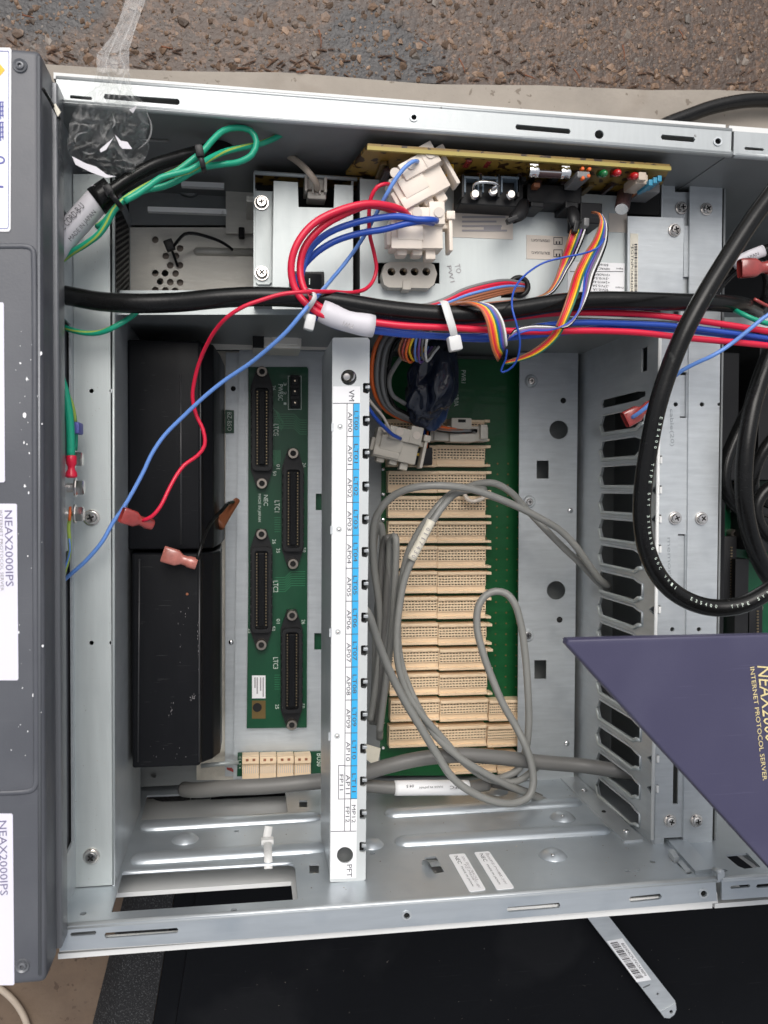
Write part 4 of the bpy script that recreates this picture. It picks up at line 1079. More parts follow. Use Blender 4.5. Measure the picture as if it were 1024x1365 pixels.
text_down(bm, 'MP12', Lx(1086) + 31.5, 1085, iz, 24, 5); text_down(bm, 'FP12', Lx(1086) + 23.3, 1086, iz, 21, 5)
text_down(bm, 'PFT', Lx(1160) + 26, 1161, iz, 17, 7)
link('lettering', bm, 'ink_bar', lab)

# ------------------------------------------------------------------ batteries
def battery(name, prof, py0, py1, zf, label):
    """Block battery: PROF is its section as (pixel x, height) points, run from PY0 to PY1."""
    bm = B()
    ya, yb = U(220, py0, zf).y, U(220, py1, zf).y
    a = [bm.verts.new(V((U(x, 740, z).x, ya, z))) for x, z in prof]; b = [bm.verts.new(V((U(x, 740, z).x, yb, z))) for x, z in prof]
    n = len(prof)
    for i in range(n): bm.faces.new([a[i], a[(i + 1) % n], b[(i + 1) % n], b[i]])
    bm.faces.new(list(reversed(a))); bm.faces.new(b)
    bmesh.ops.recalc_face_normals(bm, faces=bm.faces)
    bmesh.ops.bevel(bm, geom=bm.edges[:], offset=.0016, segments=3, affect='EDGES', profile=.6)
    o = link(name, bm, 'battery', smooth=True); tag(o, label, 'battery', 'block batteries in the side bay'); return o
battery('battery', [(171, .0005), (171, .098), (238, .1), (267, .1), (270, .096), (285, .090), (294, .05), (300, .0005)], 453, 733, .1, 'black block battery below the shelf, upper of the two')
b2 = battery('battery', [(174, .0005), (176, .104), (240, .105), (266, .105), (269, .1), (284, .093), (294, .082), (296, .06), (296, .0005)], 738, 1023, .105, 'scuffed black block battery above the cabinet floor, lower of the two')
b1 = bpy.data.objects['battery']
for (o_, ln, zz, r) in ((b1, [(241, 500), (241.5, 726)], .1, .0007), (b1, [(267, 462), (267.5, 728)], .0998, .0006), (b2, [(186, 745), (184, 1016)], .1045, .0005), (b2, [(266, 745), (265.5, 1016)], .1048, .0006)):
    bm = B(); sweep(bm, P3(ln, zz), r, 6); link('seam_lit_line', bm, 'seam_highlight', o_, smooth='all')  # seams and chamfer edges; the paler colour paints their highlights
rng = random.Random(4); bm = B()
for (cx, cy, sx, sy, n_) in ((256, 929, 5, 5, 16), (228, 945, 3, 12, 12), (240, 830, 12, 30, 10), (264, 870, 1.5, 60, 14), (232, 1000, 30, 18, 8)):
    for i in range(n_):
        x, y = cx + rng.gauss(0, sx * .5), cy + rng.gauss(0, sy * .5)
        if not 180 < x < 265.5: continue
        w_, h_ = rng.uniform(.15, .5), rng.uniform(.4, 2.6)
        plate(bm, zp([(x, y), (x + w_, y + .1), (x + w_ * .8, y + h_), (x - .1, y + h_ * .8)], .10525), (0, 0, 1), 0)
tag(link('scuffs', bm, 'ink_faint', b2), None, None, None, 'stuff')
bm = B(); lathe(bm, U(249.5, 792, .105), [(.0009, 0), (.0007, .0004)], 7); link('rust_spot', bm, 'brown', b2)
# black jumper lead with a pale crimp at each end
jl = thing('battery_lead', U(280, 720, .1), 'short black lead with pinkish crimped terminals lying over the batteries', 'cable')
wire('lead_wire', [(311, 669, .045), (304, 671, .06), (295, 681, .075), (283, 694, .09), (274, 712, .108), (268, 730, .116), (264, 744, .118), (262, 750, .117)], 5, 'black_cable', jl, n=8)
terminal(217, 738, .117, R(-18), jl, 'terminal_pale', 1.15)
bm = B(); sweep(bm, spline(P3([(316, 667, .034), (310, 674, .042), (303, 683, .05), (291, 700, .06)]), .0015), lambda s: .0022 + .0022 * s, 12, flat=.8); link('terminal_boot', bm, 'brown', jl, smooth='all')

# ------------------------------------------------------------------ circuit board with the four black connectors
ltc = thing('connector_board', U(370, 970, 0), 'green circuit board with four long black ribbon connectors, beside the batteries', 'circuit board')
LZ = .0135
zplate('board', [(331, 489), (409, 489), (411, 492), (409, 970), (329, 971), (331, 780)], LZ, .0016, 'pcb', ltc)
zplate('board_mount', [(334, 500), (406, 500), (405, 965), (334, 965)], LZ - .0016, .004, 'steel_dull', ltc)
def ribbon_connector(px, y0, y1):
    k = PX(LZ); yc = (y0 + y1) / 2; c = U(px, yc, LZ); L_ = (y1 - y0) * k
    bm = B()
    hw = 14 * k; hl = L_ / 2
    fl = [(hw, hl - .010), (hw * .42, hl + .0035), (-hw * .42, hl + .0035), (-hw, hl - .010), (-hw, -hl + .010), (-hw * .42, -hl - .0035), (hw * .42, -hl - .0035), (hw, -hl + .010)]
    plate(bm, [c + V((x, y, .0035)) for x, y in fl], (0, 0, 1), .0035)
    def rr(w, h, r, n=5):
        p = []
        for cx, cy, a0 in ((w - r, h - r, 0), (-w + r, h - r, 90), (-w + r, -h + r, 180), (w - r, -h + r, 270)):
            p += [(cx + r * math.cos(R(a0 + 90 * i / n)), cy + r * math.sin(R(a0 + 90 * i / n))) for i in range(n + 1)]
        return p
    zt = .0095
    o_, i_ = rr(hw * .9, hl - .009, .003), rr(hw * .62, hl - .0115, .0022)
    plate(bm, [c + V((x, y, zt)) for x, y in o_], (0, 0, 1), .006, [[c + V((x, y, zt)) for x, y in i_]])
    for s in (1, -1):                               # side ribs of the shell
        for j in range(9): box(bm, c + V((s * hw * .93, (j - 4) * (hl - .012) / 4.4, .005)), (.0012, .0022, .0065), None, .0003)
    cn = link('ribbon_connector', bm, 'black_plastic', ltc, smooth=True, loc=c)
    bm = B(); box(bm, c + V((0, 0, .0058)), (hw * .56, 2 * hl - .027, .0045), None, .0004); link('tongue', bm, 'battery', cn)
    bm = B()
    for s in (1, -1):
        for j in range(25): box(bm, c + V((s * hw * .42, (j - 12) * (hl - .014) / 12, .0066)), (.0008, .0009, .0016))
    tag(link('contacts', bm, 'gold', cn), None, None, None, 'stuff')
    for s in (1, -1):
        bm = B(); lathe(bm, c + V((0, s * hl, .0035)), [(.0039, 0), (.0039, .004), (.0035, .0047), (.0021, .0047), (.0020, .0036)], 18, cap=False); lathe(bm, c + V((0, s * hl, .0035)), [(.0021, .0034), (.0021, .0037)], 14, mi=1); link('jack_screw', bm, ['jack', 'dark_inside'], cn, smooth=True)
    return cn
c0 = ribbon_connector(349, 500, 642)
for (x, y0, y1) in ((390, 607, 748.5), (348.3, 713, 856), (388.5, 818.5, 963)): again(c0, U(x, (y0 + y1) / 2, LZ), ltc)
bm = B(); tz_ = LZ + .0002
for (s, x, y, L_, h) in (('LTCG', 368, 573, 15, 6.5), ('LTC1', 369.5, 675, 15, 6.5), ('LTC2', 367.5, 782, 15, 6.5), ('LTC3', 367.5, 884, 15, 6.5), ('PWRSC', 374, 523, 21, 6), ('NEC', 354.5, 667, 14, 5.5), ('MADE IN JAPAN', 345.5, 677, 36, 4.6),
                         ('26', 365, 517, 6, 4.5), ('50', 366, 631, 6, 4.5), ('01', 371, 622, 6, 4.5), ('26', 365.5, 722, 6, 4.5), ('25', 371, 734, 6, 4.5), ('50', 405.5, 733, 6, 4.5), ('26', 405.5, 620, 6, 4.5), ('25', 333, 841, 6, 4), ('50', 364.5, 838, 6, 4.5), ('01', 371, 828, 6, 4.5), ('26', 404.5, 829, 6, 4.5), ('25', 369.5, 942, 6, 4.5), ('50', 404, 941, 6, 4.5), ('3', 380, 512, 4, 3.5), ('2', 380, 524, 4, 3.5), ('1', 380, 538, 3, 3.5)):
    text_down(bm, s, x, y, tz_, L_, h)
plate(bm, zp(quad(384, 501, 402, 546), tz_), (0, 0, 1), 0, [zp(quad(384.8, 501.8, 401.2, 545.2), tz_)])
link('lettering', bm, 'silk', ltc)
bm = B(); boxpx(bm, 387, 500, 400, 544, LZ, LZ + .006, .0006)
for y in (508, 522, 537): boxpx(bm, 388.5, y - 5, 398.5, y + 5, LZ + .004, LZ + .0085, .0008)
hd = link('pin_header', bm, 'black_plastic', ltc)
for y in (508, 522, 537):
    bm = B(); lathe(bm, U(393, y, LZ + .0085), [(.0007, 0), (.0006, .002)], 8); link('pin', bm, 'brass', hd)
bm = B()
def trace(pts, w=.00022, z=LZ + .00012):
    p = zp(pts, z)
    for a, b in zip(p, p[1:]):
        d = (b - a).normalized(); n = V((-d.y, d.x, 0)) * w
        bm.faces.new([bm.verts.new(q) for q in (a + n, a - n, b - n, b + n)])
for i in range(7):
    trace([(364 + i * 1.6, 544 + i * 2.6), (372 + i * 1.2, 551 + i * 2.4), (366 + i * 1.4, 562 + i * 2)])
    trace([(365, 552 + i * 3.1), (392, 552 + i * 3.1), (400, 560 + i * 3.1), (409, 560 + i * 3.1)])
    trace([(364 + i * 1.6, 600), (364 + i * 1.6, 622 - i)]); trace([(366, 770 + i * 3.1), (380, 770 + i * 3.1), (388, 762 + i * 3.1), (407, 762 + i * 3.1)])
    trace([(366, 690 + i * 3.1), (374, 690 + i * 3.1)]); trace([(366, 880 + i * 3.1 + 20), (374, 880 + i * 3.1 + 20)])
tag(link('copper_traces', bm, 'pcb_trace', ltc), None, None, None, 'stuff')
l = label_z('sticker', quad(336, 900.5, 354, 931), LZ, 'label', ltc)
bm = B()
for x, a in ((351, 26), (347.5, 18), (343, 22), (340, 14)): plate(bm, zp(quad(x - .9, 903, x + .9, 903 + a), LZ + .0005), (0, 0, 1), 0)
link('lettering', bm, 'ink_faint', l)
label_z('sticker', quad(336, 934, 354, 958), LZ, 'pcb_hole', ltc); bm = B(); lathe(bm, U(343, 943, LZ + .0004), [(.0032, 0), (.0032, .0005)], 16); link('stamp', bm, 'dark_inside', ltc)

# small board with four beige sockets below it
bus = thing('bus_board', U(376, 1034, 0), 'small green board marked BUS0 with four beige sockets in a row', 'circuit board')
zplate('board', [(317, 1003.5), (435, 1001.5), (434, 1031), (316, 1035)], .012, .0016, 'pcb', bus)
bm = B(); k = PX(.02); c = U(334, 1018, .012); w, h = 21.6 * k, 31 * k
box(bm, c + V((0, 0, .004)), (w, h, .008), None, .0004)
box(bm, c + V((0, h * .34, .0095)), (w, h * .3, .003), None, .0004)
for j in range(6): box(bm, c + V(((j - 2.5) * w / 6.3, h * .12, .0082)), (w * .05, h * .16, .0012))
for j in range(8): box(bm, c + V(((j - 3.5) * w / 8.2, -h * .08, .0081)), (w * .045, h * .34, .001), mi=1)
box(bm, c + V((-w * .2, h * .36, .0111)), (w * .16, h * .1, .0002), mi=2); box(bm, c + V((w * .2, h * .36, .0111)), (w * .16, h * .1, .0002), mi=2)
s0 = link('bus_socket', bm, ['beige', 'label_beige', 'brown'], bus, loc=c)
for x in (357, 379.8, 402.5): again(s0, U(x, 1018 - (x - 334) * .012, .012), bus)
bm = B(); text_down(bm, 'BUS0', 426, 1013, .0122, 17, 7); 
for i, ch in enumerate('CLRA'): text_down(bm, ch, 320, 1010 + i * 4.5, .0122, 2.5, 3)
link('lettering', bm, 'silk', bus)

# ------------------------------------------------------------------ green backplane with rows of beige card sockets
bp = thing('backplane_board', U(595, 1030, 0), 'large green backplane board with rows of beige card sockets', 'circuit board')
KZ = .008
zplate('board', [(490, 474), (699.5, 481), (693.5, 1034), (488, 1034)], KZ, .002, 'pcb_back', bp)
k = PX(.008); SW, SH = 65.5 * k, 28.6 * k
def card_socket():
    c = U(547, 675, KZ); bm = B()
    box(bm, c + V((0, 0, .0042)), (SW, SH, .0084), None, .0003)
    box(bm, c + V((0, SH * .10, .0085)), (SW * .97, SH * .46, .0003), mi=1)
    holes = []
    nx = 15
    for r in range(4):
        for i in range(nx):
            x = (i - (nx - 1) / 2) * SW * .985 / nx + (r % 2) * .0003; y = SH * (.285 - r * .125)
            holes.append([c + V((x + dx, y + dy, .0098)) for dx, dy in ((-.0009, -.00042), (.0009, -.00042), (.0009, .00042), (-.0009, .00042))])
    plate(bm, [c + V((x, y, .0098)) for x, y in ((-SW * .497, -SH * .16), (SW * .497, -SH * .16), (SW * .497, SH * .37), (-SW * .497, SH * .37))], (0, 0, 1), .0012, holes)
    box(bm, c + V((0, SH * .43, .0092)), (SW, SH * .13, .004), None, .0004)
    box(bm, c + V((0, -SH * .44, .0088)), (SW, SH * .11, .0034), None, .0004)
    for i in range(5):
        box(bm, c + V(((i - 2) * SW * .2, SH * .385, .0108)), (SW * .1, SH * .05, .0012), None, .0002)
        box(bm, c + V(((i - 2) * SW * .2 + .002, -SH * .385, .0100)), (SW * .05, SH * .05, .001), None, .0002)
    return link('card_socket', bm, ['beige', 'dark_inside'], bp, loc=c)
cs0 = card_socket()
bm = B(); c = U(645, 675, KZ)
box(bm, c + V((0, SH * .43, .0055)), (7 * k, SH * .13, .0105), None, .0004); box(bm, c + V((0, -SH * .44, .0052)), (7 * k, SH * .11, .0100), None, .0004)
lug0 = link('socket_lug', bm, 'beige', bp, loc=c)
ROWS = [(575, 513, 2), (608.5, 514, 2), (642.5, 515, 2), (675.5, 515, 2), (708.5, 515, 2), (741.5, 515, 2), (774.5, 515, 2), (808, 515, 2), (842.5, 516, 2), (875.5, 517, 2), (908.5, 517, 2), (942.5, 518, 2.66), (976.5, 516, 2.66), (1011.5, 594, 1.4)]
first = True
for (y, x0, nb) in ROWS:
    for j in range(math.ceil(nb)):
        o = cs0 if first else again(cs0, V((0, 0, 0)), bp); first = False
        part_ = min(1, nb - j)                      # the longest rows end in a shorter socket
        place(o, U(x0 + j * 64.3 + 32.15 * part_, y, KZ), bp); o.scale = (part_, 1, 1)
    place_x = x0 + 64.3 * 2 + 3
    if nb == 2: 
        o = again(lug0, U(place_x, y, KZ), bp)
COL.objects.unlink(lug0); bpy.data.objects.remove(lug0)
# solder points on the bare part of the board
bm = B()
for j in range(40):
    for i in range(4):
        x, y = 649.5 + i * 14, 618 + j * 14.2
        if y > 1025 or (i == 0 and y > 920): continue
        c = U(x - (y - 618) * .012, y, KZ + .0002); bm.faces.new([bm.verts.new(c + V((.00075 * math.cos(a), .00075 * math.sin(a), 0))) for a in (0, 1.05, 2.1, 3.14, 4.19, 5.24)])
tag(link('solder_points', bm, 'pcb_hole', bp), None, None, None, 'stuff')
bm = B(); text_down(bm, 'PWR1', 618, 502, KZ + .0002, 17, 6); text_down(bm, 'PWR0A', 608.5, 531, KZ + .0002, 21, 6); link('lettering', bm, 'silk', bp)
# steel cover edge at the backplane's side, between bar and board
bm = B(); boxpx(bm, 489, 478, 508, 1030, .0005, .0085, .0005); link('board_rail', bm, 'steel_dull', bp)
for i in range(13):
    bm = B(); lathe(bm, U(510, 592 + i * 33.6, KZ), [(.0012, 0), (.0012, .004), (.0004, .0042)], 8); link('guide_pin', bm, 'bright_metal', bp)
# pale plastic clip lying on a socket row
cl = B(); sweep(cl, spline(P3([(617, 654, .024), (624, 666, .026), (632, 668, .026), (645, 662, .027), (640, 652, .026)]), .001), .0016, 8); tag(link('plastic_clip', cl, 'nylon', smooth='all'), 'small pale plastic clip caught on a beige socket row', 'clip')
# ------------------------------------------------------------------ loose plugs and wrapped bundle on the backplane
gh = thing('backplane_harness', U(560, 600, .02), 'grey and orange wires curving to a long pale plug on the top socket row', 'wire harness')
bm = B(); boxpx(bm, 579, 568, 651, 588, .02, .034, .0008); boxpx(bm, 602, 557, 629, 575, .02, .036, .0008); boxpx(bm, 600, 578, 634, 589, .02, .037, .0006); boxpx(bm, 641, 566, 650, 585, .03, .038, .0006); boxpx(bm, 572, 574, 582, 588, .02, .032, .0006)
link('long_plug', bm, 'nylon_grey', gh, smooth=True)
bm = B(); boxpx(bm, 611, 559, 621, 563, .034, .0364); link('plug_slot', bm, 'dark_inside', gh)
for i, (m, dx, dz) in enumerate((('orange', 0, 0), ('grey_wire', 7, .002), ('grey_wire', 11, -.003), ('grey_wire', 15, .003), ('brown', 17, -.004), ('grey_wire', 21, -.001), ('black_cable', 24, .001))):
    s = dx / 24
    wire('wire', [(513 + dx * 1.0, 440 + dx * .2, .10 + dz), (501 + dx, 462, .098 + dz), (496 + dx * .95, 490, .09 + dz), (498 + dx * .85, 518, .08 + dz), (509 + dx * .7, 541, .068 + dz), (530 + dx * .5, 556 - s * 4, .056 + dz), (562, 565 - s * 3 + i * .8, .046), (598, 573 + i * .6 - 1.5, .040), (620 + i * 2.6, 576 - i * .3, .036)], 5.6, m, gh, n=8)
h4 = thing('plug_harness', U(525, 615, .02), 'tilted grey plug with a dark blue and a grey wire, hanging beside the bar', 'wire harness')
nylon_plug('plug', 527, 593, .05, R(-12), 'nylon_grey', h4, .030, .020, .014)
wire('wire', [(486, 535, .085), (500, 556, .08), (513, 570, .074), (524, 580, .068), (534, 585, .062)], 5, 'blue', h4, n=8)
wire('wire', [(484, 522, .085), (498, 541, .08), (510, 555, .075), (518, 570, .07), (521, 580, .064)], 4, 'label_beige', h4, n=8)
bk = thing('ribbon_plug', U(562, 615, .02), 'black ribbon plug with red, yellow and black flat cable on the sockets', 'plug')
bm = B(); boxpx(bm, 548, 596, 577, 620, .018, .036, .0012); boxpx(bm, 551, 600, 560, 604, .036, .0368); link('plug_body', bm, 'black_plastic', bk, smooth=True)
for i, m in enumerate(('terminal', 'red', 'yellow', 'black_cable', 'black_cable', 'blue', 'black_cable', 'orange', 'black_cable')):
    x = 553 + i * 2.3; wire('ribbon_wire', [(x + 2, 566, .034), (x + 1, 580, .040), (x, 597, .036)], 2.6, m, bk, n=6)
for i, m in enumerate(('orange', 'yellow', 'zip_white')):
    zbox('plug_mark', 551 + i * 5, 604 + (i == 2) * .8, 554.5 + i * 5, 607.5 + (i == 2) * .8, .036, .0367, m, bk, 0)
# rainbow wires looping out below the supply
rb2 = thing('coloured_wires', U(555, 470, .1), 'small knot of coloured wires hanging under the white sleeve', 'wire harness')
for i, m in enumerate(('brown', 'terminal', 'orange', 'yellow', 'blue_light', 'violet', 'grey_wire', 'white')):
    x = 531 + i * 4.6
    wire('wire', [(x + 12, 440, .12), (x + 6, 452, .122 + .001 * i), (x + (1 if i < 4 else 4), 466 + (i % 3) * 3, .12), (x + 6, 479 + (i % 3) * 2, .112), (x + 16, 476 - i, .10), (x + 22, 462, .098)], 3.6, m, rb2, n=6)
# dark blue film-wrapped plug
def wrapped():
    bm = B(); bmesh.ops.create_icosphere(bm, subdivisions=5, radius=1)
    c = U(577, 506, .056); ax = (.0165, .030, .015); q = Matrix.Rotation(R(-14), 3, 'Z')
    for v in bm.verts:
        n = v.co.copy()
        d = 1 + .30 * noise.noise(n * 1.6 + V((3, 1, 0))) - .20 * abs(noise.noise(V((n.x * 2.6, n.y * 1.0, n.z * 2.6)))) - .04 * abs(noise.noise(V((n.x * 7, n.y * 2.5, n.z * 7)))) + .03
        w = 1.1 - .42 * n.y - .25 * max(0, -n.y - .4)
        v.co = c + q @ V((n.x * ax[0] * w * d, n.y * ax[1] * d, n.z * ax[2] * d))
    return tag(link('wrapped_connector', bm, 'navy_wrap', smooth='all'), 'connector wrapped in dark blue film, hanging over the green backplane', 'wrapped connector')
wrapped()
wr_ = wire('grey_lead', [(548, 445, .115), (540, 468, .11), (527, 488, .10), (519, 505, .09), (523, 526, .08), (540, 538, .07)], 6, 'grey_wire', None, label='printed grey lead bent round beside the dark blue wrapping', cat='cable')

# rainbow ribbon from the supply's ribbon plug: two fans of ten wires, then a flat band over the black cable
COLS = ['brown', 'red', 'orange', 'yellow', 'wire_green', 'blue', 'violet', 'grey_wire', 'white', 'black_cable']
rb = thing('rainbow_ribbon', U(700, 430, BZ), 'rainbow ribbon cable fanning into two strands below the fuse', 'ribbon cable')
for i, m in enumerate(COLS):
    t = i / 9
    # first fan, left strand
    wire('ribbon_wire', [(762 + t * 20, 306, .172), (757 + t * 19, 322, .172), (751 + t * 17, 340, .169), (745 + t * 11, 360, .168), (738 + t * 8, 378, .170), (728 + t * 7, 391, .172), (706 + t * 4, 399 + t, .174), (680, 401 + t * 3, .175), (640, 405 + t * 5, .176), (610, 408 + t * 6, .176), (560, 409 + t * 6, .172)], 3.0, ['brown', 'red', 'red', 'orange', 'yellow', 'wire_green', 'violet', 'black_cable', 'white', 'black_cable'][i], rb, n=6)
for i, m in enumerate(COLS):
    t = i / 9
    # second fan, right strand, swinging back under
    P_ = [(789 + t * 5, 283 + t * 1, .178), (797 + t * 6, 284 + t * 3, .184), (801 + t * 8, 294 + t * 5, .187), (794 + t * 15, 316 + t * 5, .186), (779 + t * 24, 340, .184), (767 + t * 26, 364, .186)]
    if i < 5:
        P_ += [(758 + t * 26, 392, .199), (748 + t * 24, 420, .201), (735 + t * 20, 446 + t * 6, .198), (712 + t * 16, 466 + t * 10, .192), (690 + t * 6, 477 + t * 8, .186), (674, 482 + t * 8, .182)]
    else:
        P_ += [(769 + t * 14, 396, .199), (770, 414 + t * 6, .201), (756, 426 + t * 10, .202), (730, 434 + (1 - t) * 14, .203), (706, 434 + (1 - t) * 14, .203), (686, 440 + (1 - t) * 14, .202), (677, 453, .199), (675, 459, .192)]
    wire('ribbon_wire', P_, 3.0, m, rb, n=6)
for i, m in enumerate(COLS):
    t = i / 9
    wire('ribbon_wire', [(600 + t * 10, 408 - t * 4, .190), (622 + t * 14, 404 - t * .5, .199), (640 + t * 17, 411 - t * 2, .203), (649 + t * 20, 428 - t * 2, .205), (653 + t * 21, 448 - t * 2, .204), (657 + t * 18, 466 - t * 6, .201), (664 + t * 11, 481 - t * 22, .196)], 3.3, ['brown', 'orange', 'red', 'orange', 'yellow', 'wire_green', 'blue', 'violet', 'grey_wire', 'white'][i], rb, n=6)
sw = thing('supply_lead', U(640, 400, BZ), 'short strand of red, blue and brown wires entering the supply through a grommet', 'wire harness')
for (m, o_, r) in (('red', 0, 5.6), ('blue_light', 7, 5.2), ('brown', 13, 4.5), ('brown', 18, 4.2), ('red', 3, 4.5), ('grey_wire', -5, 5), ('brown', 22, 4)):
    wire('wire', [(700, 380 + o_ * .35, .150), (690, 378 + o_ * .45, .164), (672, 377 + o_ * .65, .172), (645, 382 + o_ * .75, .178), (618, 390 + o_ * .72, .18), (594, 401 + o_ * .5, .182), (570, 408 + o_ * .3, .180), (535, 409, .176)], r, m, sw, n=8)
bm = B(); sweep(bm, [U(692 + 12 * math.cos(a), 382 + 12 * math.sin(a), BZ + .004) for a in [2 * math.pi * i / 24 - 2.6 for i in range(19)]], .0016, 8); link('grommet', bm, 'black_plastic', sw, smooth='all')
wire('thin_blue_wire', [(806, 318, .192), (796, 331, .194), (778, 338, .19), (752, 343, .186), (726, 350, .184), (706, 362, .186), (690, 378, .192), (683, 396, .200), (683, 412, .204), (688, 430, .205), (693, 452, .202), (691, 474, .196), (683, 489, .19), (671, 496, .186), (668, 494, .186), (674, 480, .19), (676, 466, .194)], 2.9, 'blue', None, n=7, label='thin bright blue wire looping over the rainbow ribbon', cat='wire')

# ------------------------------------------------------------------ black power cables
mc = thing('power_cable', U(440, 420, .18), 'long black power cable running level across the whole cabinet', 'power cable')
wire('cable_sheath', [(60, 388, .17), (85, 392, .172), (130, 401, .176), (175, 404, .18), (230, 402, .183), (290, 397, .187), (345, 396, .189), (400, 398, .19), (450, 403, .19), (505, 412, .19), (560, 418, .190), (620, 420, .19), (690, 413, .19), (750, 404, .19), (800, 401, .19), (850, 401, .19), (905, 402, .186), (950, 402, .178), (985, 405, .165), (1010, 414, .14)], 25, 'black_cable', mc, n=18)
def text_along(s, path, r, phi, h, start, adv, m, parent, flip=1, wob=0):
    """Printed letters set one by one along a cable's surface."""
    seg = [0]
    for a, b in zip(path, path[1:]): seg.append(seg[-1] + (b - a).length)
    bm = B(); d = start
    for ch in s:
        if d > seg[-1]: break
        if ch != ' ':
            i = max(1, next((k for k, v in enumerate(seg) if v >= d), len(seg) - 1))
            p = path[i - 1].lerp(path[i], (d - seg[i - 1]) / max(1e-9, seg[i] - seg[i - 1]))
            t = (path[min(i + 2, len(path) - 1)] - path[max(0, i - 3)]).normalized()
            n = V((0, 0, 1)); n = (n - t * n.dot(t)).normalized(); b = n.cross(t)
            nn = n * math.cos(phi) + b * math.sin(phi); up = -(t.cross(nn)) if False else nn.cross(t)
            put_text(bm, ch, p + nn * (r + .0002), t, up, height=h, length=h * (.62 if ch not in 'I1' else .2))
        d += adv
    return link('lettering', bm, m, parent)
BIG = [(1060, 215, .215), (1035, 250, .218), (1005, 290, .220), (972, 340, .222), (940, 392, .224), (914, 440, .224), (893, 490, .222), (877, 540, .220), (866, 592, .217), (858, 645, .214), (856, 690, .211), (863, 735, .208), (882, 773, .206), (912, 798, .205), (950, 810, .206), (990, 806, .208), (1030, 784, .208), (1070, 750, .2)]
bc = thing('power_cable', U(900, 600, .2), 'glossy black power cable with white print, looping in front of the slotted partition', 'power cable')
bp_path = spline(P3(BIG), .0025)
rr_ = 12.8 * PX(.218)
bm = B(); sweep(bm, bp_path, rr_, 20); link('cable_sheath', bm, 'black_cable', bc, smooth='all')
k0 = 0
text_along('E35400  TYPE SVT 3X18AWG 60C VW-1   E35400  TYPE SVT 3X18AWG 60C VW-1   E35400  TYPE SVT', bp_path, rr_, .25, .0018, .160, .0030, 'silk', bc)
# black cable on the ground beyond
oc = thing('ground_cable', U(960, 150, GZ), 'black cable lying on the concrete beyond the top edge of the cabinets', 'cable')
wire('cable_sheath', [(860, 185, -.02), (885, 168, -.02), (915, 156, -.02), (950, 143, -.02), (985, 135.5, -.02), (1010, 133.5, -.02), (1060, 136, -.02)], 19, 'black_cable', oc, n=14)
tag(wire('beige_cable', [(-30, 1300, -.022), (0, 1318, -.022), (18, 1334, -.022), (32, 1356, -.022), (42, 1390, -.022)], 8, 'beige_cable'), 'thin beige cable on the concrete below the grey unit', 'cable')

# ------------------------------------------------------------------ earth wires and cord beside the post
gc = thing('mains_cable', U(170, 250, .18), 'black mains cord with a grey printed sleeve, tied at the top corner', 'power cord')
wire('cable_sheath', [(118, 282, .186), (135, 265, .187), (155, 249, .187), (180, 232, .186), (206, 219, .184), (235, 210, .18), (262, 203, .176), (290, 196, .165), (318, 190, .15), (350, 186, .13)], 17, 'black_cable', gc, n=16)
spath = spline(P3([(70, 336, .184), (90, 312, .186), (112, 287, .187), (137, 259, .187)]), .003)
bm = B(); sweep(bm, spath, .0063, 20); slv = link('printed_sleeve', bm, 'sleeve', gc, smooth='all')
bm = B(); sweep(bm, spline(P3([(128, 269, .187), (150, 254, .187)]), .003), .0070, 18); link('cord_boot', bm, 'black_cable', gc, smooth='all')
t = (spath[-1] - spath[0]).normalized(); n = V((0, 0, 1)); n = (n - t * n.dot(t)).normalized(); up = n.cross(t)
bm = B(); c = U(102, 298, .187)
put_text(bm, 'AC CORD-B-U', c + n * .0066 + up * .0015, t, up, length=.0175, height=.0032)
a = .55; nn = n * math.cos(a) - up * math.sin(a)
put_text(bm, 'MADE IN JAPAN', c + nn * .0069 - up * .0012 + t * .001, t, nn.cross(t), length=.0185, height=.0028)
link('lettering', bm, 'ink', slv)
zip_tie([(140, 256, .19), (144, 254, .2), (152, 264, .2065), (160, 274, .204), (163, 280, .19)], 6.5, .19, 'black_plastic', 'black cable tie binding the mains cord where its sleeve ends', (145, 254, .202), (.004, .005, .004), .5)
zip_tie([(262, 197, .186), (264, 199, .204), (268, 210, .2065), (271, 222, .206), (273, 230, .19)], 6.5, .18, 'black_plastic', 'black cable tie pinching the green wires and cord near their bend', (266, 202, .206), (.004, .006, .004), .2)
ew = thing('earth_wire', U(230, 240, .18), 'green and yellow earth wires looped double beside the black mains cord', 'earth wire')
G = dict(stripe=(1, .22))
def gwire(pts, d=8.2, tw=5, parent=ew, share=.10):
    path = spline(P3(pts), .0025); bm = B(); sweep(bm, path, d * .5 * PX(pts[len(pts) // 2][2]), 20, 0, (1, share), tw)
    o = link('earth_lead', bm, ['green', 'yellow_stripe'], parent, smooth='all'); return o
gwire([(76, 352, .176), (95, 337, .184), (115, 325, .19), (132, 312, .194), (144, 295, .197), (152, 280, .199), (166, 266, .199), (185, 254, .198), (205, 243, .197), (220, 235, .196), (236, 228, .195), (255, 214, .195), (270, 202, .194), (284, 186, .192), (298, 174, .19), (316, 170, .188), (334, 174, .187), (342, 189, .187), (336, 206, .187), (318, 216, .186), (296, 219, .184), (276, 222, .188), (258, 228, .189), (238, 240, .189), (216, 249, .189), (195, 253, .19), (172, 262, .192), (154, 277, .193), (140, 295, .192), (130, 302, .188)], 8, 6)
gwire([(377, 178, .175), (362, 186, .178), (342, 193, .180), (322, 197, .182), (300, 202, .187), (282, 210, .193), (268, 218, .198), (252, 227, .199), (232, 232, .1985), (214, 237, .199), (200, 247, .200), (184, 258, .201), (166, 268, .202)], 8, 4)
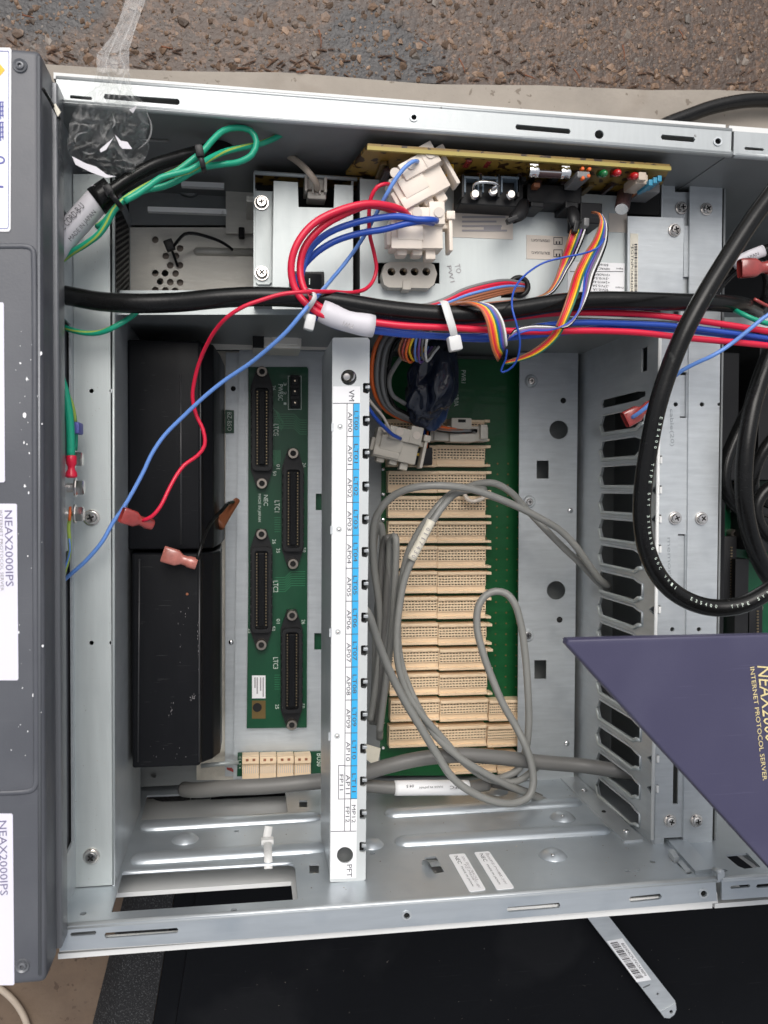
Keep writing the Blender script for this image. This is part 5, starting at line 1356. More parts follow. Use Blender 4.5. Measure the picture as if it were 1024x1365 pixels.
gwire([(74, 430, .158), (86, 436, .164), (99, 441, .168), (116, 444, .169), (132, 443.5, .17), (148, 438, .172), (166, 428, .172), (180, 418, .168), (194, 404, .16)], 7, 4)
eg = thing('earth_bond', U(94, 620, .17), 'thick green earth wire crimped red onto the cabinet wall by the post', 'earth wire')
gwire([(66, 480, .19), (78, 498, .19), (86, 520, .189), (91, 545, .188), (93.5, 570, .187), (94.5, 610, .186)], 10.5, 1.5, eg, 0)
bm = B(); a_ = U(95, 607, .186); lathe(bm, a_, [(.0022, 0), (.0026, .0006), (.0026, .004), (.0018, .0055), (.0018, .007), (.0027, .0085), (.0029, .0105), (.002, .0112)], 14, (0, -1, 0)); link('ring_terminal', bm, 'red', eg, smooth=True)
wire('thin_lead', [(84, 515, .18), (92, 528, .18), (98, 545, .178), (100.5, 565, .176)], 4.5, 'yellow_stripe', eg, n=8)
wire('thin_lead', [(95, 540, .176), (99, 556, .175), (100.5, 580, .174), (100, 600, .172)], 6, 'green', eg, n=8)
zbox('blue_boot', 97.5, 562, 105.5, 578, .168, .180, 'ink_blue', eg, .001)
hexbolt(V((XL, U(97, 612, .172).y, .172)), .004, eg, (1, 0, 0))
e3 = wire('bonding_wire', [(93, 690, .176), (91.5, 703, .176), (92.5, 718, .176), (93, 732, .175), (91, 745, .175), (86, 762, .174), (81, 780, .172), (76, 800, .16)], 4.5, 'yellow_stripe', None, n=8, label='thin green and yellow bonding wire under the lower hex bolt', cat='wire')
wire('blue_strand', [(92.5, 718, .178), (93.5, 734, .178), (89, 750, .177), (82, 772, .175)], 2.4, 'blue_light', e3, n=6)
wire('copper_strand', [(93.5, 676, .176), (93, 684, .178), (92.5, 694, .178)], 3.4, 'orange', e3, n=8)
# little tagged lead at the grey unit's corner
tl_ = thing('tag_lead', U(72, 140, .2), 'tiny black lead with a pale paper tag at the grey unit corner', 'wire')
wire('lead_wire', [(57, 118, .235), (62, 126, .232), (68, 136, .226), (73, 146, .22), (79, 158, .205)], 4, 'black_cable', tl_, n=8)
zplate('paper_tag', [(70, 141, ), (74, 137.5), (81, 149), (77, 155)], .223, .0008, 'label_cream', tl_)
# curled black tie in the vented bay
tg = B(); sweep(tg, spline(P3([(222, 325, 0.094), (228, 331, 0.096), (237, 321, 0.100), (246, 312, 0.102), (258, 311, 0.102), (275, 315, 0.100), (292, 321, 0.096), (304, 328, 0.092), (310, 333, 0.090)]), .002), .0013, 8, flat=.6)
sweep(tg, spline(P3([(226, 326, 0.094), (231, 338, 0.090), (237, 355, 0.084)]), .002), .0008, 6); box(tg, U(226, 327, 0.096), (.0055, .0065, .005), Matrix.Rotation(.4, 3, 'Z'), .0008)
tag(link('cable_tie', tg, 'black_plastic', smooth=True), 'curled black cable tie lying loose over the vented plate', 'cable tie')

# ------------------------------------------------------------------ grey data cables
def gcable(pts, d, label, m='grey_cable', n=12):
    o = thing('data_cable', U(pts[0][0], pts[0][1], .02), label, 'data cable', 'grey data cables in the card bay')
    wire('cable_sheath', pts, d, m, o, n=n); return o
gcable([(812, 782, .066), (800, 772, .070), (785, 752, .074), (768, 728, .078), (748, 708, .08), (722, 692, .085), (690, 675, .09), (660, 662, .096), (630, 652, .10), (600, 648, .102), (570, 648, .1), (545, 652, .096), (522, 663, .09), (508, 678, .086), (500, 694, .082), (497, 716, .078), (499, 760, .07), (505, 810, .064), (506, 860, .06), (500, 920, .056), (494, 960, .05)], 10.2, 'grey data cable arching over the sockets from a partition slot, upper strand')
gcable([(812, 786, .060), (797, 776, .064), (776, 754, .066), (752, 731, .067), (728, 706, .068), (704, 680, .066), (682, 656, .07), (660, 644, .072), (640, 644, .074), (622, 650, .08), (604, 657, .088), (588, 670, .092), (575, 686, .092), (560, 706, .09), (546, 732, .088), (538, 760, .086), (532, 800, .084), (530, 840, .083), (534, 880, .082), (545, 915, .082), (562, 950, .084), (582, 982, .086), (610, 1008, .086), (642, 1028, .084), (680, 1048, .08), (708, 1060, .074), (735, 1072, .062), (760, 1082, .045)], 9.8, 'grey data cable whose lower strand dips from the same slot under the arch', 'grey_cable')
c3 = gcable([(646, 653, .078), (625, 653, .086), (604, 660, .092), (590, 675, .096), (578, 693, .098), (565, 715, .098), (552, 742, .097), (540, 772, .095), (533, 810, .093), (529, 850, .091), (532, 890, .089), (544, 925, .088), (560, 950, .088), (590, 985, .086), (622, 1020, .082), (655, 1040, .078), (690, 1042, .076), (720, 1020, .07)], 9.6, 'grey data cable carrying a pale printed sleeve over the beige sockets', 'grey_cable')
bm = B(); sp_ = spline(P3([(575, 694, .0985), (566, 712, .0985), (557, 729, .098), (548, 746, .0975)]), .002); sweep(bm, sp_, .0030, 14); cs_ = link('printed_sleeve', bm, 'label_cream', c3, smooth='all')
text_along('0117430', sp_, .0031, 0, .0028, .006, .0032, 'ink_faint', cs_)
gcable([(486, 812, .14), (492, 822, .138), (500, 845, .13), (510, 872, .122), (524, 905, .114), (542, 940, .108), (562, 972, .104), (582, 1004, .1), (604, 1036, .098), (630, 1056, .096), (660, 1069, .094), (686, 1071, .092), (705, 1062, .090), (711, 1045, .088), (709, 1020, .086), (700, 992, .084), (688, 968, .08), (672, 940, .078), (658, 908, .076), (644, 870, .074), (636, 836, .072), (638, 808, .072), (648, 793, .072), (661, 788, .073), (675, 791, .074), (686, 804, .076), (694, 830, .076), (700, 870, .076), (704, 920, .076), (705, 965, .075), (701, 1000, .074), (692, 1025, .072), (672, 1036, .07), (650, 1040, .066)], 10.2, 'grey data cable with one tall loop, leaving the bar at its LT06 notch')
bun = [[(497, 750, .05), (500, 712, .058), (506, 697, .062), (510, 712, .06), (508, 760, .056), (502, 830, .052), (500, 900, .05), (498, 950, .045)],
       [(504, 965, .05), (508, 900, .058), (516, 800, .066), (519, 730, .068), (516, 716, .068), (511, 728, .062), (506, 800, .055), (500, 900, .048)],
       [(496, 965, .04), (504, 900, .046), (512, 800, .054), (518, 740, .06), (524, 714, .064), (527, 722, .064), (524, 780, .06), (518, 860, .056), (508, 940, .05), (506, 985, .04)],
       [(506, 975, .06), (516, 900, .07), (524, 820, .076), (528, 750, .078), (527, 716, .078), (521, 722, .072), (519, 790, .066), (512, 880, .06)]]
for i, p in enumerate(bun):
    gcable(p, 9.6, ['grey data cable folded tightly behind the bar, shortest loop of the bundle', 'grey data cable folded behind the bar, second loop of the bundle',
                    'grey data cable folded behind the bar, widest loop reaching the floor', 'grey data cable folded behind the bar, foremost loop of the bundle'][i], 'grey_cable' if i != 1 else 'grey_cable_dark')
# thick grey cables above the floor
def tcable(pts, d, label, m='grey_cable_dark'):
    o = thing('trunk_cable', U(pts[0][0], pts[0][1], .03), label, 'trunk cable', 'thick grey cables over the cabinet floor')
    wire('cable_sheath', pts, d, m, o, n=18); return o
tcable([(246, 1052, .060), (262, 1053, .07), (300, 1050, .08), (350, 1048, .086), (400, 1044, .09), (440, 1040, .088), (480, 1032, .082), (520, 1020, .076), (560, 1011, .074), (610, 1007, .074), (660, 1010, .074), (720, 1016, .074), (780, 1021, .078), (830, 1028, .090), (875, 1034, .092)], 20, 'thick grey cable rising level across the lower part of both bays')
t2 = tcable([(432, 1046, .07), (470, 1047, .074), (520, 1050, .074), (570, 1050, .074), (620, 1050, .072), (650, 1046, .068)], 17, 'thick grey cable with a white printed band, ending among the loops')
bm = B(); sp_ = spline(P3([(526, 1050.5, .0745), (575, 1050, .0745), (624, 1050, .0725)]), .003); sweep(bm, sp_, .0050, 18); bd = link('printed_band', bm, 'label', t2, smooth='all')
bm = B()
UD = V((0, -1, 0))
put_text(bm, 'NEC', U(608, 1049.5,   .0798), V((-1, 0, 0)), UD, length=17 * PX(.08), height=4.6 * PX(.08)); put_text(bm, 'MADE IN JAPAN', U(575, 1049, .0799), V((-1, 0, 0)), UD, length=32 * PX(.08), height=3.6 * PX(.08))
put_text(bm, '04.5', U(547, 1048, .0799), V((-1, 0, 0)), UD, length=10 * PX(.08), height=4 * PX(.08))
link('lettering', bm, 'ink', bd)
tcable([(655, 1044, .055), (690, 1052, .056), (720, 1064, .054), (745, 1075, .048), (758, 1083, .04), (748, 1086, .036), (730, 1076, .034)], 11, 'shorter grey cable with its end bent over the floor rib')
# pale folded card beside the bar foot
pc = B(); plate(pc, [U(487, 992, .05), U(506, 995, .045), U(500, 1017, .04), U(489, 1013, .05)], (0, 0, 1), .0012); tag(link('card_scrap', pc, 'label_cream'), 'small folded scrap of cream card tucked beside the bar foot', 'scrap')
# white tie through the floor rib
p = UF(357, 1140); zt = B()
path = [p + V((0, -.002, .014)), p + V((0, .0035, .010)), p + V((0, .0052, 0)), p + V((0, .0042, -.008)), p + V((0, .0015, -.012)), p + V((0, .006, -.013)), p + V((.001, .0115, -.0145))]
sweep(zt, spline(path, .001), .0024, 8, flat=.3); box(zt, p + V((0, .0045, -.0095)), (.0075, .0035, .0055), None, .0006)
tag(link('cable_tie', zt, 'zip_white', smooth=True), 'white cable tie standing through the floor rib above the window', 'cable tie')
# labels stuck on the floor
def floor_label(pts, label, ch):
    t = thing('rating_label', UF(*pts[0]), label, 'label', None)
    bm = B(); q = [p_ + V((0, .0004, 0)) for p_ in fpoly(pts)]
    # rounded corners
    o = []
    for i in range(4):
        a, b, c = q[i - 1], q[i], q[(i + 1) % 4]
        for s in (0, .25, .5, .75, 1):
            u1 = b.lerp(a, .0016 / (a - b).length); u2 = b.lerp(c, .0016 / (c - b).length)
            o.append(u1.lerp(b, s).lerp(b.lerp(u2, s), s))
    plate(bm, o, (0, 1, 0), .0003); link('label_sheet', bm, 'label', t)
    u = (q[3] - q[0]).normalized(); up = (q[1] - q[0]).normalized(); L_ = (q[3] - q[0]).length; W = (q[1] - q[0]).length
    bm = B(); pt = lambda a, b: q[0] + u * (a * L_) + up * (b * W) + V((0, .00008, 0))
    put_text(bm, 'NEC', pt(.17, .38), u, up, length=.22 * L_, height=.24 * W)
    put_text(bm, 'MADE IN JAPAN', pt(.62, .34), u, up, length=.52 * L_, height=.15 * W)
    link('lettering', bm, 'ink', t)
    bm = B()
    for (s, a, b, l) in (('VERNO', .16, .72, .22), ('PZ-PW87', .48, .74, .42), ('DC-24V', .74, .74, .3), ('A', .08, .85, .05)) if ch else (('SN-', .16, .75, .14), ('SN1617BACKA', .5, .8, .5), ('PZ-M606', .52, .62, .42), ('DC-48V', .82, .66, .22)):
        put_text(bm, s, pt(a, b), u, up, length=l * L_, height=.15 * W)
    link('lettering', bm, 'ink_faint', t)
    return t
floor_label([(598, 1140), (619.5, 1138.5), (648, 1187), (626, 1189.5)], 'small white rating label on the cabinet floor, closer to the cable tab', 0)
floor_label([(632, 1137), (652, 1135.5), (686, 1184.5), (662.5, 1187)], 'small white rating label on the cabinet floor, closer to the round dimple', 1)

# push-on terminal on the blue lead from the neighbour
bl = thing('blue_lead', U(900, 510, .15), 'light blue lead with a salmon crimped terminal, coming from the neighbouring cabinet', 'wire')
wire('lead_wire', [(1045, 408, .2), (1020, 422, .198), (1000, 438, .196), (975, 458, .192), (950, 474, .19), (928, 484, .185), (905, 497, .178), (885, 518, .168), (865, 540, .17), (850, 552, .166), (842, 557, .162)], 5.8, 'blue_light', bl, n=8)
terminal(833, 560, .16, R(28), bl, 'terminal', 1.15)
# ------------------------------------------------------------------ grey covered unit beside the cabinet
gu = thing('covered_unit', U(0, 1300, GZ), 'grey unit with its dark front cover on, paper labels down the cover', 'cabinet')
GF = .232
bm = B()
xc, xr = U(-260, 650, GF).x, U(57.5, 650, GF).x
yt2, yb2 = U(30, 64, GF).y, U(30, 1313.5, GF).y
box(bm, ((xc + xr) / 2, (yt2 + yb2) / 2, GF - .012), (xr - xc, yt2 - yb2, .024), None, .0035, 0, 4)
cv = link('front_cover', bm, 'cover_grey', gu, smooth=True)
bm = B(); box(bm, ((xc + XL) / 2 - .0012, (YT + .0147 + YO) / 2 + .001, .0925), (XL - xc - .0028, YT + .014 - YO, .225), None, .0008); link('unit_body', bm, 'cover_side', gu)
bm = B(); box(bm, ((xc + xr) / 2 + .0022, (yt2 + yb2) / 2, GF - .030), (xr - xc, yt2 - yb2 - .006, .014), None, .0015, 0, 3); link('cover_skirt', bm, 'cover_side', gu, smooth=True)
# raised outline on the cover
bm = B(); sweep(bm, spline(P3([(-40, 329, GF), (20, 328, GF), (38, 329, GF), (44, 334, GF), (45, 345, GF), (46.5, 700, GF), (48, 1030, GF), (47.5, 1046, GF), (43, 1053, GF), (30, 1056, GF), (-40, 1058, GF)]), .004), .0012, 8, flat=.5); link('raised_line', bm, 'cover_grey', cv, smooth='all')
bm = B(); sweep(bm, P3([(51.5, 75, GF), (53, 1300, GF)]), .0007, 8, flat=.4); link('cover_groove', bm, 'cover_side', cv, smooth='all')
for (x, y) in ((27, 88), (30, 1287)):
    bm = B(); lathe(bm, U(x, y, GF - .0002), [(9.2 * PX(GF), 0), (8.2 * PX(GF), .001), (5 * PX(GF), .0004), (4.5 * PX(GF), .0012), (2.4 * PX(GF), .0014), (2.2 * PX(GF), .0004)], 20)
    link('cover_screw', bm, 'cover_side', gu, smooth=True)
def cover_label(pts, m='label_lilac'): return zplate('paper_label', pts, GF + .0004, .0004, m, gu)
l = cover_label([(-90, 62), (13, 63.5), (15, 66), (14, 305), (12, 308.5), (-90, 309)], 'label')
bm = B(); plate(bm, zp([(-5, 78), (-2, 83), (6.6, 93), (-2, 103), (-5, 106)], GF + .0006), (0, 0, 1), .0001); link('warning_sign', bm, 'warning_yellow', l)
bm = B(); plate(bm, zp([(-88, 66), (11, 67.5), (12.2, 70), (11.5, 302), (10, 305), (-88, 305.5)], GF + .00052), (0, 0, 1), 0, [zp([(-87, 67.2), (10.4, 68.6), (11.4, 70.4), (10.7, 301.6), (9.6, 304), (-87, 304.4)], GF + .00052)])
k = PX(GF)
for (y, h) in ((147, 24), (175, 26)):
    for j in range(4): plate(bm, zp([(-6 + j * 2.9, y - h / 2 + (j % 2) * 3), (-4.4 + j * 2.9, y - h / 2), (-4.2 + j * 2.9, y + h / 2), (-5.8 + j * 2.9, y + h / 2 - (j % 2) * 5)], GF + .00056), (0, 0, 1), 0)
    for j in range(4): plate(bm, zp(quad(-6, y - h / 2 + j * h / 4, 5, y - h / 2 + j * h / 4 + 1.6), GF + .00057), (0, 0, 1), 0)
q = [(math.cos(a), math.sin(a)) for a in [2 * math.pi * i / 20 for i in range(20)]]
plate(bm, [U(-1, 213, GF + .00056) + V((c * .0024, s * .0018, 0)) for c, s in q], (0, 0, 1), 0, [[U(-1, 213, GF + .00056) + V((c * .0017, s * .0011, 0)) for c, s in q]])
text_down(bm, '1.', 1, 254, GF + .00056, 12, 6)
link('lettering', bm, 'ink_blue', l)
bm = B()
for j in range(7): plate(bm, zp(quad(-8, 188 + j * 5, -2 - (j * 3) % 4, 190 + j * 5), GF + .00056), (0, 0, 1), 0)
link('lettering', bm, 'ink_red', l)
cover_label([(-90, 402), (3.5, 403), (5, 405), (6.5, 641), (5, 643), (-90, 644)])
l = cover_label([(-90, 671), (21, 671.5), (22.5, 673), (24.5, 905), (23, 907), (-90, 907)])
bm = B(); text_down(bm, 'NEAX2000IPS', 12, 731, GF + .00055, 94, 9, R(.6)); link('lettering', bm, 'ink_violet', l)
bm = B(); text_down(bm, 'INTERNET PROTOCOL SERVER', 2, 734, GF + .00055, 100, 3.8, R(.6)); text_down(bm, 'SN1617BACKA', -4, 734, GF + .00055, 70, 3.8); link('lettering', bm, 'ink_faint', l)
l = cover_label([(-90, 1084), (15.5, 1085), (17, 1087), (19, 1312), (17.5, 1313.5), (-90, 1313.5)])
bm = B(); text_down(bm, 'NEAX2000IPS', 4.5, 1144, GF + .00055, 94, 9, R(.6)); link('lettering', bm, 'ink_violet', l)
# chips in the cover's paint
rng = random.Random(21); bm = B()
spots = [(33, 554, 3.6), (27, 484, 2), (36, 505, 2.4), (54, 471, 3), (36, 592, 1.5), (32, 590, 2.2), (39, 604, 1.6), (33, 648, 2), (38, 657, 1.8), (44, 927, 2.4), (25, 843, 1.8), (37, 741, 1.2), (30, 917, 1.2), (57, 861, 2), (45, 864, 1), (37, 975, 1.4), (15, 1000, 1), (50, 528, 1.2), (56, 565, 1.4), (48, 450, 1)] + [(rng.uniform(20, 56), rng.uniform(440, 1010), rng.uniform(.4, .9)) for _ in range(26)]
for (x, y, r) in spots:
    n = 7; pts = [(x + r * (.5 + .6 * rng.random()) * .8 * math.cos(2 * math.pi * i / n), y + r * (.6 + .7 * rng.random()) * math.sin(2 * math.pi * i / n)) for i in range(n)]
    plate(bm, zp(pts, GF + .00015), (0, 0, 1), 0)
tag(link('paint_chips', bm, 'label', cv), None, None, None, 'stuff')

# ------------------------------------------------------------------ neighbouring open cabinet
nb = thing('neighbour_cabinet', U(1000, 1190, GZ), 'second open cabinet joined beyond the slotted partition, dark inside', 'cabinet')
XE = XJ + .34
bm = B(); plate(bm, [V((XP + .002, YF, -.009)), V((XE, YF, -.009)), V((XE, YT, -.009)), V((XP + .002, YT, -.009))], (0, 0, 1), .001); link('back_plate', bm, 'steel_dull', nb)
xz('top_wall', YT - .0005, XJ, XE, -.02, FZ, (0, -1, 0), .0012, 'steel_dull', nb)
nfh = [fpoly([(966, 1139), (996, 1136.5), (1014, 1155), (993, 1157.5), (984, 1154)]), fcirc(966, 1159.5, .0017), fpoly([(923, 1140.5), (926, 1140), (936.5, 1147), (933, 1148)])]
xz('floor_panel', YF - .0003, XJ - .002, XE, -.02, FZ, (0, 1, 0), .0012, 'steel_floor', nb, nfh)
xz('outer_shell', YO - .0002, XJ - .0005, XE, -.02, .192, (0, 1, 0), .0026, 'white_shell', nb, [[V((x, YO, z)) for x, z in ((U(960, 1150, .16).x + .004, .1), (U(1020, 1150, .16).x, .1), (U(1020, 1150, .16).x, .18), (U(960, 1150, .16).x + .004, .18))]])
xz('outer_shell', YO2 - .0003, XJ + .001, XE, -.02, .192, (0, 1, 0), .003, 'white_shell', nb)
zplate('flange', [(979, 174.5), (1200, 191), (1200, 222.5), (978, 206)], tz, .0014, 'steel_flange', nb, [[(994, 195.5), (1017, 197.5), (1019, 199.5), (1017, 201), (994, 199.5), (992.5, 197.5)]])
zplate('flange', [(962, 1173), (1200, 1155.5), (1200, 1183), (963, 1200)], tz, .0014, 'steel_floor', nb, [[(975, 1181), (999, 1179), (1000.5, 1180.5), (999, 1183), (975, 1185), (973.5, 1183)], [(1010, 1179), (1060, 1175), (1060, 1180), (1010, 1184), (1008, 1182)]])
edge_roll([(962, 1173), (1200, 1155.5)], tz - .0018, .0019, nb); edge_roll([(978, 206), (1200, 222.5)], tz - .0018, .0019, nb, 'steel_flange')
# corner clip and bridge plate at the joint
bm = B(); plate(bm, [p + V((0, .0022, 0)) for p in fpoly([(887, 1121), (912, 1120), (950, 1163.5), (927, 1166)])], (0, 1, 0), .0022); link('bridge_plate', bm, 'steel_floor', nb)
bm = B(); plate(bm, [p + V((0, .0032, 0)) for p in fpoly([(891, 1140), (898, 1138.5), (905, 1149), (899, 1151)])], (0, 1, 0), .003); plate(bm, [p + V((0, .001, 0)) for p in fpoly([(904, 1151), (909, 1149), (921, 1163), (914, 1164)])], (0, 1, 0), .001); link('bridge_tongue', bm, 'steel', nb)
bm = B(); plate(bm, [p + V((0, .004, 0)) for p in fpoly([(951, 1167), (960, 1166), (966, 1172), (957, 1174)])], (0, 1, 0), .004); sweep(bm, [UF(952, 1168) + V((0, .004, 0)), UF(963, 1174) + V((0, .0045, 0))], .0016, 8); link('corner_clip', bm, 'steel', nb)
# its boards and fittings
zplate('connector_board', [(966, 505), (1030, 505), (1030, 850), (955, 850)], .0125, .0016, 'pcb', nb)
for (x0, y0, x1, y1, z1) in ((960, 470, 985, 640, .05), (957, 650, 966, 860, .08), (986, 505, 1000, 680, .03), (980, 745, 998, 850, .03), (1012, 650, 1080, 735, .05), (1012, 440, 1080, 640, .06)):
    zbox('shade_block', x0, y0, x1, y1, 0, z1, 'black_plastic', nb)  # black blocks added over the board to darken the shaded bay
zplate('bracket', [(960, 470), (1080, 470), (1080, 500), (960, 500)], .012, .0014, 'steel_dull', nb)
zplate('bracket', [(1018, 470), (1080, 470), (1080, 1040), (1016, 1040)], .004, .0014, 'steel', nb)
for (x, y0, y1) in ((977, 520, 655), (973, 715, 805), (1008, 800, 850), (1000, 640, 700)):
    bm = B(); boxpx(bm, x - 9, y0, x + 9, y1, .0125, .024, .0008); cn = link('ribbon_connector', bm, 'black_plastic', nb, smooth=True)
    bm = B(); j = y0 + 14
    while j < y1 - 8: boxpx(bm, x + 1.2, j, x + 3.8, j + 1.8, .024, .0246); j += 3.9
    tag(link('contacts', bm, 'gold', cn), None, None, None, 'stuff')
for (x, y) in ((974, 711), (1001, 740), (1006, 743), (971, 840), (1006, 809), (976, 512)):
    bm = B(); lathe(bm, U(x, y, .0125), [(.0036, 0), (.0036, .006), (.0032, .0066), (.0016, .0066), (.0015, .004)], 16); link('jack_screw', bm, 'jack', nb, smooth=True)
for (x, y) in ((976, 512),): pass
bm = B(); text_down(bm, 'LTC1', 976, 676, .0129, 14, 6); link('lettering', bm, 'silk', nb)
for (x0, y0, x1, y1, z) in ((956, 1096, 966, 1104, .06), (956, 1107, 972, 1115, .05)):
    bm = B(); boxpx(bm, x0, y0, x1, y1, z - .03, z, .001); link('spacer', bm, 'steel', nb)
zplate('beam', [(925, 206), (1090, 214), (1090, 262), (963, 256)], .10, .0014, 'steel_dull', nb)
zplate('beam', [(963, 258), (1090, 262), (1090, 268), (963, 264)], .11, .0014, 'steel', nb)
zplate('shelf_edge', [(966, 423), (1090, 423), (1090, 437), (966, 437)], .13, .0014, 'steel_post', nb)
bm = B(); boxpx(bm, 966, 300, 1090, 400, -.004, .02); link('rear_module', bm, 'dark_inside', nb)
for (x, y) in ((972, 283),): screw(x, y, .06, 4, nb)
# cables hanging in front of it
CABG = 'black cables hanging in the neighbouring cabinet'
def bcable(pts, d, label, name='power_cable'):
    return wire(name, pts, d, 'black_cable', None, n=16, label=label, cat='power cable', group=CABG)
bcable([(1040, 440, .15), (1020, 490, .155), (1003, 545, .16), (994, 600, .162), (992, 660, .16), (1000, 715, .155), (1016, 755, .15), (1040, 790, .14)], 25, 'black cable bowed tallest and foremost before the neighbour circuit board')
bcable([(1045, 470, .10), (1010, 530, .11), (985, 575, .115), (967, 620, .118), (966, 650, .118), (980, 672, .115), (1005, 690, .11), (1040, 700, .1)], 20, 'thinner black cable bulging closest to the steel partition plate')
bcable([(1050, 640, .13), (1020, 655, .13), (1008, 675, .13), (1012, 700, .13), (1030, 720, .13), (1060, 735, .12)], 18, 'black cable turning sharply at the frame edge below the tall bow')
bcable([(1055, 560, .12), (1025, 590, .12), (1008, 620, .118), (1004, 650, .115), (1020, 668, .112), (1060, 676, .11)], 17, 'black cable tucked behind the tall bow in the neighbouring cabinet')
bcable([(1010, 414, .14), (1022, 396, .15), (1024, 372, .15), (1014, 350, .148), (990, 352, .15), (960, 378, .15), (948, 400, .15)], 16, 'black cable curling back above the level power cable, by the crimped terminal')
pl_ = thing('mains_lead', U(1010, 330, .16), 'black cord with a white printed sleeve entering the neighbouring cabinet', 'power cord')
bm = B(); sp_ = spline(P3([(978, 352, .158), (1000, 341, .16), (1018, 334, .16)]), .003); sweep(bm, sp_, .0035, 14, flat=.6); ps_ = link('printed_sleeve', bm, 'sleeve', pl_, smooth='all')
wire('cable_sheath', [(1012, 337, .158), (1030, 330, .158), (1060, 322, .15)], 15, 'black_cable', pl_, n=12)
bm = B(); dd = (sp_[-1] - sp_[0]).normalized(); put_text(bm, 'JAPAN', U(1003, 342, .1634), dd, V((0, 0, 1)).cross(dd), length=.0085, height=.0024); link('lettering', bm, 'ink', ps_)
rl = thing('red_terminal_lead', U(1010, 355, .17), 'salmon crimped terminal on a dark red lead at the edge of the neighbour', 'wire')
terminal(986, 358, .168, R(5), rl, 'terminal', 1.3)
wire('lead_wire', [(1028, 356, .168), (1050, 352, .165)], 6, 'red', rl, n=8)
wire('lead_wire', [(1005, 398, .16), (1025, 408, .16), (1050, 412, .16)], 5, 'terminal', rl, n=8)
g2 = wire('green_wire', [(978, 413, .17), (990, 419, .178), (1005, 426, .18), (1030, 433, .18), (1060, 435, .18)], 7, 'green', None, n=10, label='short green wire showing above the red wires near the joint', cat='wire')

# ------------------------------------------------------------------ purple front cover lying over the joint
pz = .27
pv = thing('purple_cover', U(900, 900, .2), 'purple front cover lying across the joint, gold lettering near its edge', 'cover')
bm = B()
A_, B_, C_ = U(751, 852, pz), U(1200, 842, pz), U(1200, 1348, pz)
plate(bm, [C_, U(755.5, 859, pz), U(757.5, 851.9, pz), B_], (0, 0, 1), .005)
bmesh.ops.bevel(bm, geom=[e for e in bm.edges if abs(e.verts[0].co.z - e.verts[1].co.z) < 1e-6 and e.verts[0].co.z > pz - 1e-5 and len(e.link_faces) == 2 and any(abs(f.normal.z) < .5 for f in e.link_faces)], offset=.0011, segments=3, affect='EDGES', profile=.5)
link('panel', bm, 'purple', pv, smooth=True)
bm = B(); q = [A_ + V((.0026, -.0022, -.005)), B_ + V((0, -.003, -.005)), B_ + V((0, -.006, -.005)), C_ + V((0, .02, -.005))]
plate(bm, [A_ + V((.006, -.0026, -.0052)), C_ + V((0, .004, -.0052)), B_ + V((0, -.0026, -.0052))], (0, 0, 1), .012); link('cover_rim', bm, 'purple', pv)
bm = B(); tt = V((U(1020, 1040, pz) - U(1003, 891, pz))).normalized(); rt = V((-tt.y, tt.x, 0))
put_text(bm, 'INTERNET PROTOCOL SERVER', U(1011.5, 965, pz + .0003), tt, rt, length=(U(1020, 1040, pz) - U(1003, 889, pz)).length, height=6.8 * PX(pz))
link('lettering', bm, 'gold_print', pv)
bm = B(); hN = 20 * PX(pz)
put_text(bm, 'NEAX2000', U(1009.5, 889, pz + .0003) + tt * (56 * PX(pz)) + rt * (hN * .5), tt, rt, length=110 * PX(pz), height=hN, shear=.25)
link('lettering', bm, 'gold_print', pv)

# ------------------------------------------------------------------ black sheet and bracket in front
bs = thing('black_sheet', U(600, 1300, GZ), 'black sheet on the ground before the cabinets, with a rough rubber edge', 'sheet')
z0 = -.012
def bsheet(name, pts, z, t, m, bev=0):
    bm = B(); plate(bm, zp(pts, z), (0, 0, 1), t)
    return link(name, bm, m, bs)
bsheet('sheet_panel', [(288, 1020), (1500, 1000), (1500, 1600), (198, 1600)], z0, .016, 'black_sheet')
bsheet('sheet_step', [(262, 1020), (287.5, 1020), (197.5, 1600), (165, 1600)], z0 - .002, .014, 'black_sheet')
bm = B(); a0, a1, b0, b1 = (205, 1020), (60, 1600), (261, 1020), (164, 1600)
nseg = 24; rows = []
for i in range(nseg + 1):
    t = i / nseg; r = []
    for j in range(9):
        s = j / 8; x0_, y0_ = a0[0] + (a1[0] - a0[0]) * t, a0[1] + (a1[1] - a0[1]) * t; x1_, y1_ = b0[0] + (b1[0] - b0[0]) * t, b0[1] + (b1[1] - b0[1]) * t
        zz = -.029 + .0165 * min(1, math.sin(min(1, s * 2.2) * math.pi / 2)) - (.001 if s > .95 else 0)
        r.append(bm.verts.new(U(x0_ + (x1_ - x0_) * s, y0_ + (y1_ - y0_) * s, zz)))
    rows.append(r)
for p_, q_ in zip(rows, rows[1:]):
    for j in range(8): bm.faces.new([p_[j], q_[j], q_[j + 1], p_[j + 1]])
bmesh.ops.recalc_face_normals(bm, faces=bm.faces)
if sum(f.normal.z for f in bm.faces) < 0: bmesh.ops.reverse_faces(bm, faces=bm.faces)
link('rubber_edge', bm, 'black_textured', bs, smooth='all')
mb = thing('metal_bracket', U(850, 1300, z0), 'narrow steel bracket with a barcode label lying on the black sheet', 'bracket')
mz = z0 + .010
q = [(782, 1222), (808, 1217), (900, 1334), (902, 1340), (900, 1350), (893, 1357), (884, 1357), (877, 1347)]
zplate('strap', q[:3] + [(901, 1338), (880, 1349)], mz, .0018, 'steel', mb, [[(857, 1316), (866, 1312), (867, 1313.5), (858, 1317.5)], circ_px(877, 1325, 1.6, 10)])
bm = B(); tabp = [(880, 1349), (901, 1338), (902, 1346), (899, 1353), (893, 1357.5), (886, 1357)]
